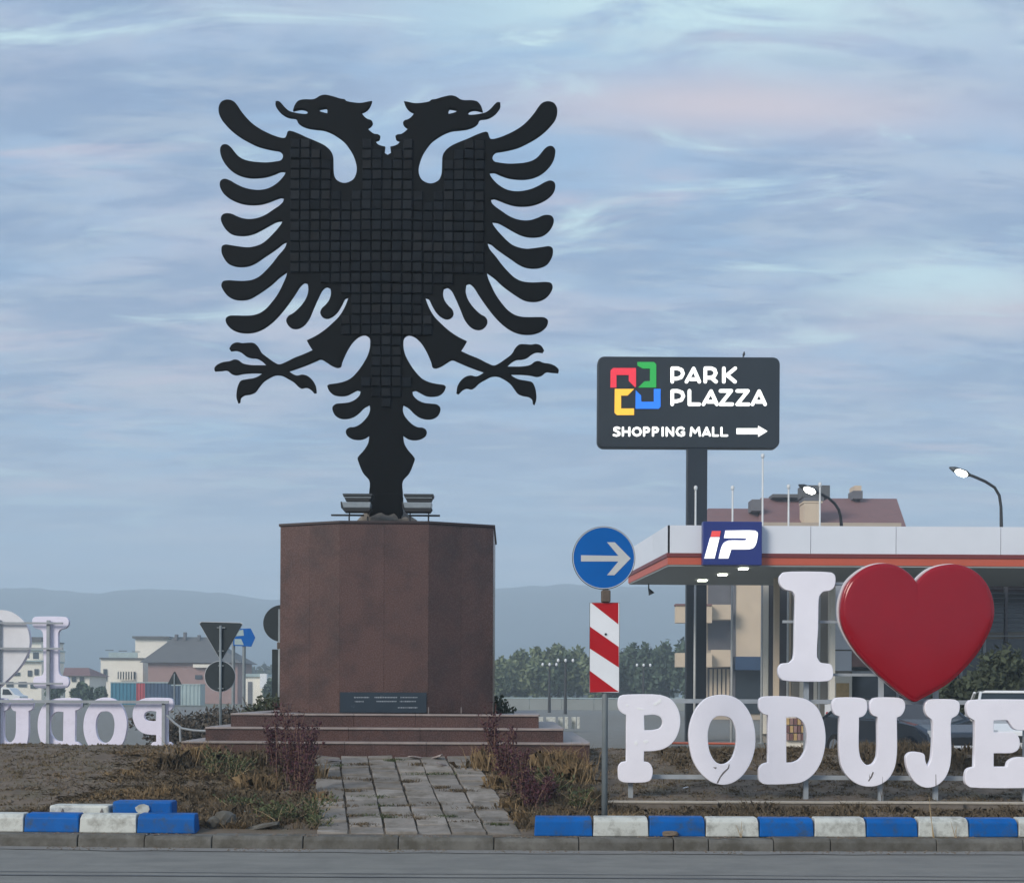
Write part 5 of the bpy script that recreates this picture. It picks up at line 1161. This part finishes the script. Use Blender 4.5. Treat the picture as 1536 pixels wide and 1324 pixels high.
def h_short(x, y):
    nn = mnoise.noise(Vector((x * .9, y * .9, 7))); return .030 + .025 * nn if nn > -.35 else .012
def h_tall(x, y):
    nn = mnoise.noise(Vector((x * 1.3, y * 1.3, 2))) * .5 + .5; near = max(0, 1 - abs(x + 3.0) / 2.3) + max(0, 1 - abs(x - .35) / .95) + (.8 if x > 1 and y < 15.8 + (kf(x) - 13.38) else 0) + (.45 if y < kf(x) + 1.1 else 0)
    v = near * nn; return .02 + .19 * max(0, v - .08) if v > .12 + .2 * mnoise.noise(Vector((x * 4, y * 4, 9))) and not (x > 1 and y > 15.85) else 0
cover('short_dry_grass', 120000, (-11, 11), (13.8, 21.5), h_short, M_short, 11, 'short dry brown grass over the island mound', .004, 14, .06)
cover('long_dry_grass', 80000, (-6.5, 6.5), (13.8, 18.0), h_tall, M_grass, 12, 'longer dry grass and straw near the path and kerb', .0045, 26, .14)
def h_straw(x, y):
    nn = mnoise.noise(Vector((x * 1.9, y * 1.9, 31))); near = max(0, 1 - abs(x + 3.4) / 2.6) + max(0, 1 - abs(x - .4) / 1.1) + (.25 if x > 1 else .12)
    v = near * (.5 + nn) - .28; return .03 + .13 * v if v > 0 and not (x > 1 and y > 15.85) else 0
cover('straw_grass', 60000, (-8, 8), (13.85, 18.4), h_straw, M_tan, 14, 'patches of straw coloured dead grass on the mound', .0042, 30, .12)
def h_right(x, y): return .035 + .08 * max(0, mnoise.noise(Vector((x * 1.3, y, 1)))) + (.05 if 4.6 < x < 6.4 else 0) if (x > 1.6 and 17.8 < y < 20.2) else 0
cover('brush_grass', 16000, (2, 9), (18, 20.3), lambda x, y: h_right(x, y) * 1.9, M_grass, 13, 'brown brush behind the right hand letters', .005, 30, .12)
def clods(name, n, xr, yr, smin, smax, m, seed, label):
    rg = np.random.default_rng(seed); V = []; 
    oc_ = np.array([(1, 0, 0), (0, 1, 0), (-1, 0, 0), (0, -1, 0), (0, 0, 1), (0, 0, -1)], float); fc = [(0, 1, 4), (1, 2, 4), (2, 3, 4), (3, 0, 4)]
    for _ in range(n):
        x, y = rg.uniform(*xr), rg.uniform(*yr)
        if y < kf(x) + .45: continue
        if pathx(476, y) - .02 < x < pathx(787, y) + .02 and y < 17.9: continue
        if 17.7 < y < 23.2 and PC - 2.65 < x < PC + 2.65: continue
        s_ = smin + (smax - smin) * rg.random() ** 3; p = oc_ * s_ * rg.uniform(.6, 1.3, (6, 1)); a = rg.uniform(0, 3); c_, d_ = math.cos(a), math.sin(a)
        p = p @ np.array([(c_, d_, 0), (-d_, c_, 0), (0, 0, .8)]) + np.array((x, y, hgt(x, y) + s_ * .1))
        for f_ in fc: V += [p[f_[0]], p[f_[1]], p[f_[2]]]
    return tag(quads_obj(name, np.array(V), m, k=3), label, kind='stuff')
def kerb_dirt(name, n, smin, smax, m, seed, label):
    rg = np.random.default_rng(seed); V = []; oc_ = np.array([(1, 0, 0), (0, 1, 0), (-1, 0, 0), (0, -1, 0), (0, 0, 1)], float)
    for _ in range(n):
        x = rg.uniform(-6, 6); q_ = rg.random()
        if mnoise.noise(Vector((x * 1.6, seed, 0))) < -.05: continue
        if q_ < .5: y, z = kf(x) + rg.uniform(.05, .25), .121
        elif q_ < .8: y, z = kf(x) - rg.random() ** 2 * .25, .006
        else: y, z = kf(x) + rg.uniform(.10, .20), .121
        s_ = smin + (smax - smin) * rg.random() ** 3; p = oc_ * s_ * rg.uniform(.6, 1.3, (5, 1)); p = p * (1, 1, .5) + np.array((x, y, z))
        for f_ in ((0, 1, 4), (1, 2, 4), (2, 3, 4), (3, 0, 4)): V += [p[f_[0]], p[f_[1]], p[f_[2]]]
    return tag(quads_obj(name, np.array(V), m, k=3), label, kind='stuff')
kerb_dirt('kerb_grit', 5000, .004, .022, M_soil, 91, 'earth and grit spilled over the kerb and gutter')
kerb_dirt('pale_grit', 1500, .003, .012, M_pave, 93, 'pale grit along the kerb')
clods('earth_clods', 9000, (-10, 10), (13.9, 20.5), .008, .042, M_soil, 71, 'crumbs and clods of earth over the mound')
clods('gravel', 2500, (-10, 10), (13.9, 20.0), .006, .026, M_conc, 72, 'scattered gravel and grey stone crumbs on the mound')
# brush line on the far left behind the signs
for k, (x, W, H) in enumerate(((285, 2.4, 1.0), (325, 3.0, 1.15), (370, 3.0, 1.3), (400, 2.4, 1.2))):
    shrub('brush_bush', x, 0, 33 + k * .7, W, H, M_brush, ['grey brown brush left of the triangular sign', 'grey brown brush behind the triangular sign post', 'grey brown brush under the blue direction sign', 'grey brown brush at the left edge of the pedestal'][k], 900 + k, 3000, .05, 'bush', zb=0, group='grey brown brush beyond the island')

# ------------------------------------------------------------------ rubble and litter
def stone(name, x, Y, sx, sy, sz, label, seed, m=M_conc, dz=0, cat='stone', group='broken stones on the kerb'):
    rs = random.Random(seed); X = PX(x, Y, 1240); bm = bmesh.new(); bmesh.ops.create_icosphere(bm, subdivisions=2, radius=1)
    for v_ in bm.verts:
        k = .82 + .28 * mnoise.noise(v_.co * 1.7 + Vector((seed, 0, 0))); v_.co = Vector((max(-.8, min(.8, v_.co.x * k * 1.1)) * sx, max(-.8, min(.8, v_.co.y * k * 1.1)) * sy, max(-.6, min(.7, v_.co.z * k * 1.1)) * sz))
    me = bpy.data.meshes.new(name); bm.to_mesh(me); bm.free(); me.materials.append(m)
    o_ = bpy.data.objects.new(name, me); COL.objects.link(o_); o_.location = (X, Y, hgt(X, Y) + sz * .45 + dz); o_.rotation_euler = (rs.uniform(-.3, .3), rs.uniform(-.3, .3), rs.uniform(-1, 1))
    return tag(o_, label, cat, group)
stone('rubble_stone', 338, 14.0, .13, .10, .13, 'largest pointed grey rubble stone left of the path', 1); stone('rubble_stone', 322, 13.95, .09, .09, .09, 'low grey rubble stone nearest the blue kerb block', 2)
stone('rubble_stone', 355, 14.05, .07, .06, .05, 'small pale rubble stone right of the largest one', 3); stone('rubble_stone', 392, 13.9, .24, .07, .04, 'long flat broken stone lying on the kerb', 4)
stone('rubble_stone', 485, 14.2, .04, .04, .03, 'tiny pinkish stone among the green weeds', 5, M_lip)
stone('litter', 372, 14.6, .07, .03, .012, 'pale green crushed plastic scrap in the weeds', 6, M_corr, cat='litter'); bpy.data.objects[-1] if False else None
stone('litter', 1028, 17.0, .045, .03, .01, 'small pale scrap on the earth between P and O', 7, M_swhite, cat='litter')
stone('rubble_stone', 1000, 13.62, .16, .06, .04, 'heap of dirt on the kerb before the second blue block', 9, M_soil, dz=-.0, cat='dirt heap')
# broken pale slabs at the head of the path
for k, (x, Y, sx) in enumerate(((500, 17.35, .16), (622, 17.55, .12), (655, 17.6, .14), (662, 17.1, .12))):
    stone('broken_slab', x, Y, sx, .05, .018, ['pale broken slab at the upper left corner of the path', 'pale broken slab below the step, middle', 'pale broken slab below the step, right', 'pale broken sliver lying on the right paving'][k], 20 + k, M_lip, dz=.055, group='pale broken slabs on the path')
# dry stalks in front of kerb (right)
for k, (x, H) in enumerate(((1402, .42), (1436, .16), (1110, .16), (1322, .3))):
    Yt = 13.60 if k < 3 else 16.1; rg = np.random.default_rng(40 + k); X = PX(x, Yt, 1240); r = empty('dry_stalk', (X, kf(X) + .17 if k < 3 else Yt, .12 if k < 3 else .27), ['tall dry stalk before the white kerb block under the letter J', 'short dry stalk right of the tall one on the kerb', 'small dry sprig before the white kerb block under letter O', 'dry stalk in front of the letter U'][k], 'dry stalk', 'dry stalks along the painted kerb')
    g = MB()
    for q_ in range(3): a = rg.normal() * .04; g.tube([(q_ * .006, 0, 0), (a * .5, -.01, H * .5 * (1 - q_ * .15)), (a, -.01, H * (1 - q_ * .25))], [.004, .003, .0015], 4)
    g.build('stems', M_stem if k != 3 else M_bark, r)

Y = 21.6; o_ = P(272, 1092, Y); r = empty('bent_rail', (o_.x, Y, hgt(o_.x, Y)), 'bent pale metal rail lying left of the granite steps', 'rail')
for nm, pts in (('rail_bar', [(250, 1072), (262, 1084), (273, 1092), (290, 1095), (309, 1096)]), ('rail_foot', [(270, 1091), (271, 1112)])):
    g = MB(r.location); g.tube([P(a, b, Y) for a, b in pts], .018, 8); g.build(nm, M_frame, r)
# ------------------------------------------------------------------ hills and haze
def ridge(name, Y0, prof, depth, m, seed, label):
    vs = []; fs = []; n = 260; rows = 14
    for j in range(rows):
        t_ = j / (rows - 1)
        for i in range(n):
            xp = -500 + 2500 * i / (n - 1); yt = ramp(xp, prof); Hh = (1040 - yt) * Y0 / F + EYE
            X = (xp - CX) * Y0 / F; Yv = Y0 - depth * (1 - t_)
            hh = Hh * math.sin(t_ * math.pi / 2) ** 1.2 * (1 + .0 * t_) * (1 + (1 - t_) * .18 * mnoise.noise(Vector((X * .006, Yv * .006, seed))))
            hh += 2.2 * mnoise.noise(Vector((X * .05, Yv * .05, seed))) * t_ + 1.2 * mnoise.noise(Vector((X * .2, Yv * .2, seed))) * t_
            vs.append((X, Yv, hh - .5))
    for j in range(rows - 1):
        for i in range(n - 1): a = j * n + i; fs.append((a, a + 1, a + n + 1, a + n))
    g = MB(); g.add(vs, fs); return tag(g.build(name, m, smooth=True), kind='structure', label=label)
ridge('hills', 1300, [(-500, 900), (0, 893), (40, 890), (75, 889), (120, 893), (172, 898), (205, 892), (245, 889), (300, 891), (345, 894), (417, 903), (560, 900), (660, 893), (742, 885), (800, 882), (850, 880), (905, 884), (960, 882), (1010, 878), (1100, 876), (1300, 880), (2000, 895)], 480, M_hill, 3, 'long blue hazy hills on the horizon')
g = MB(); g.box(-1500, 1500, -300, 1500, -1.6, 108)
hz_o = g.build('haze', None); me = hz_o.data
hm = bpy.data.materials.new('haze_air'); hm.use_nodes = True; nn = hm.node_tree.nodes; nn.clear()
om = nn.new('ShaderNodeOutputMaterial'); pv = nn.new('ShaderNodeVolumePrincipled'); pv.inputs['Density'].default_value = .0013; pv.inputs['Color'].default_value = (.76, .90, 1.0, 1); pv.inputs['Anisotropy'].default_value = 0.0
hm.node_tree.links.new(pv.outputs[0], om.inputs['Volume']); me.materials.append(hm)
tag(hz_o, 'pale morning haze', kind='stuff')
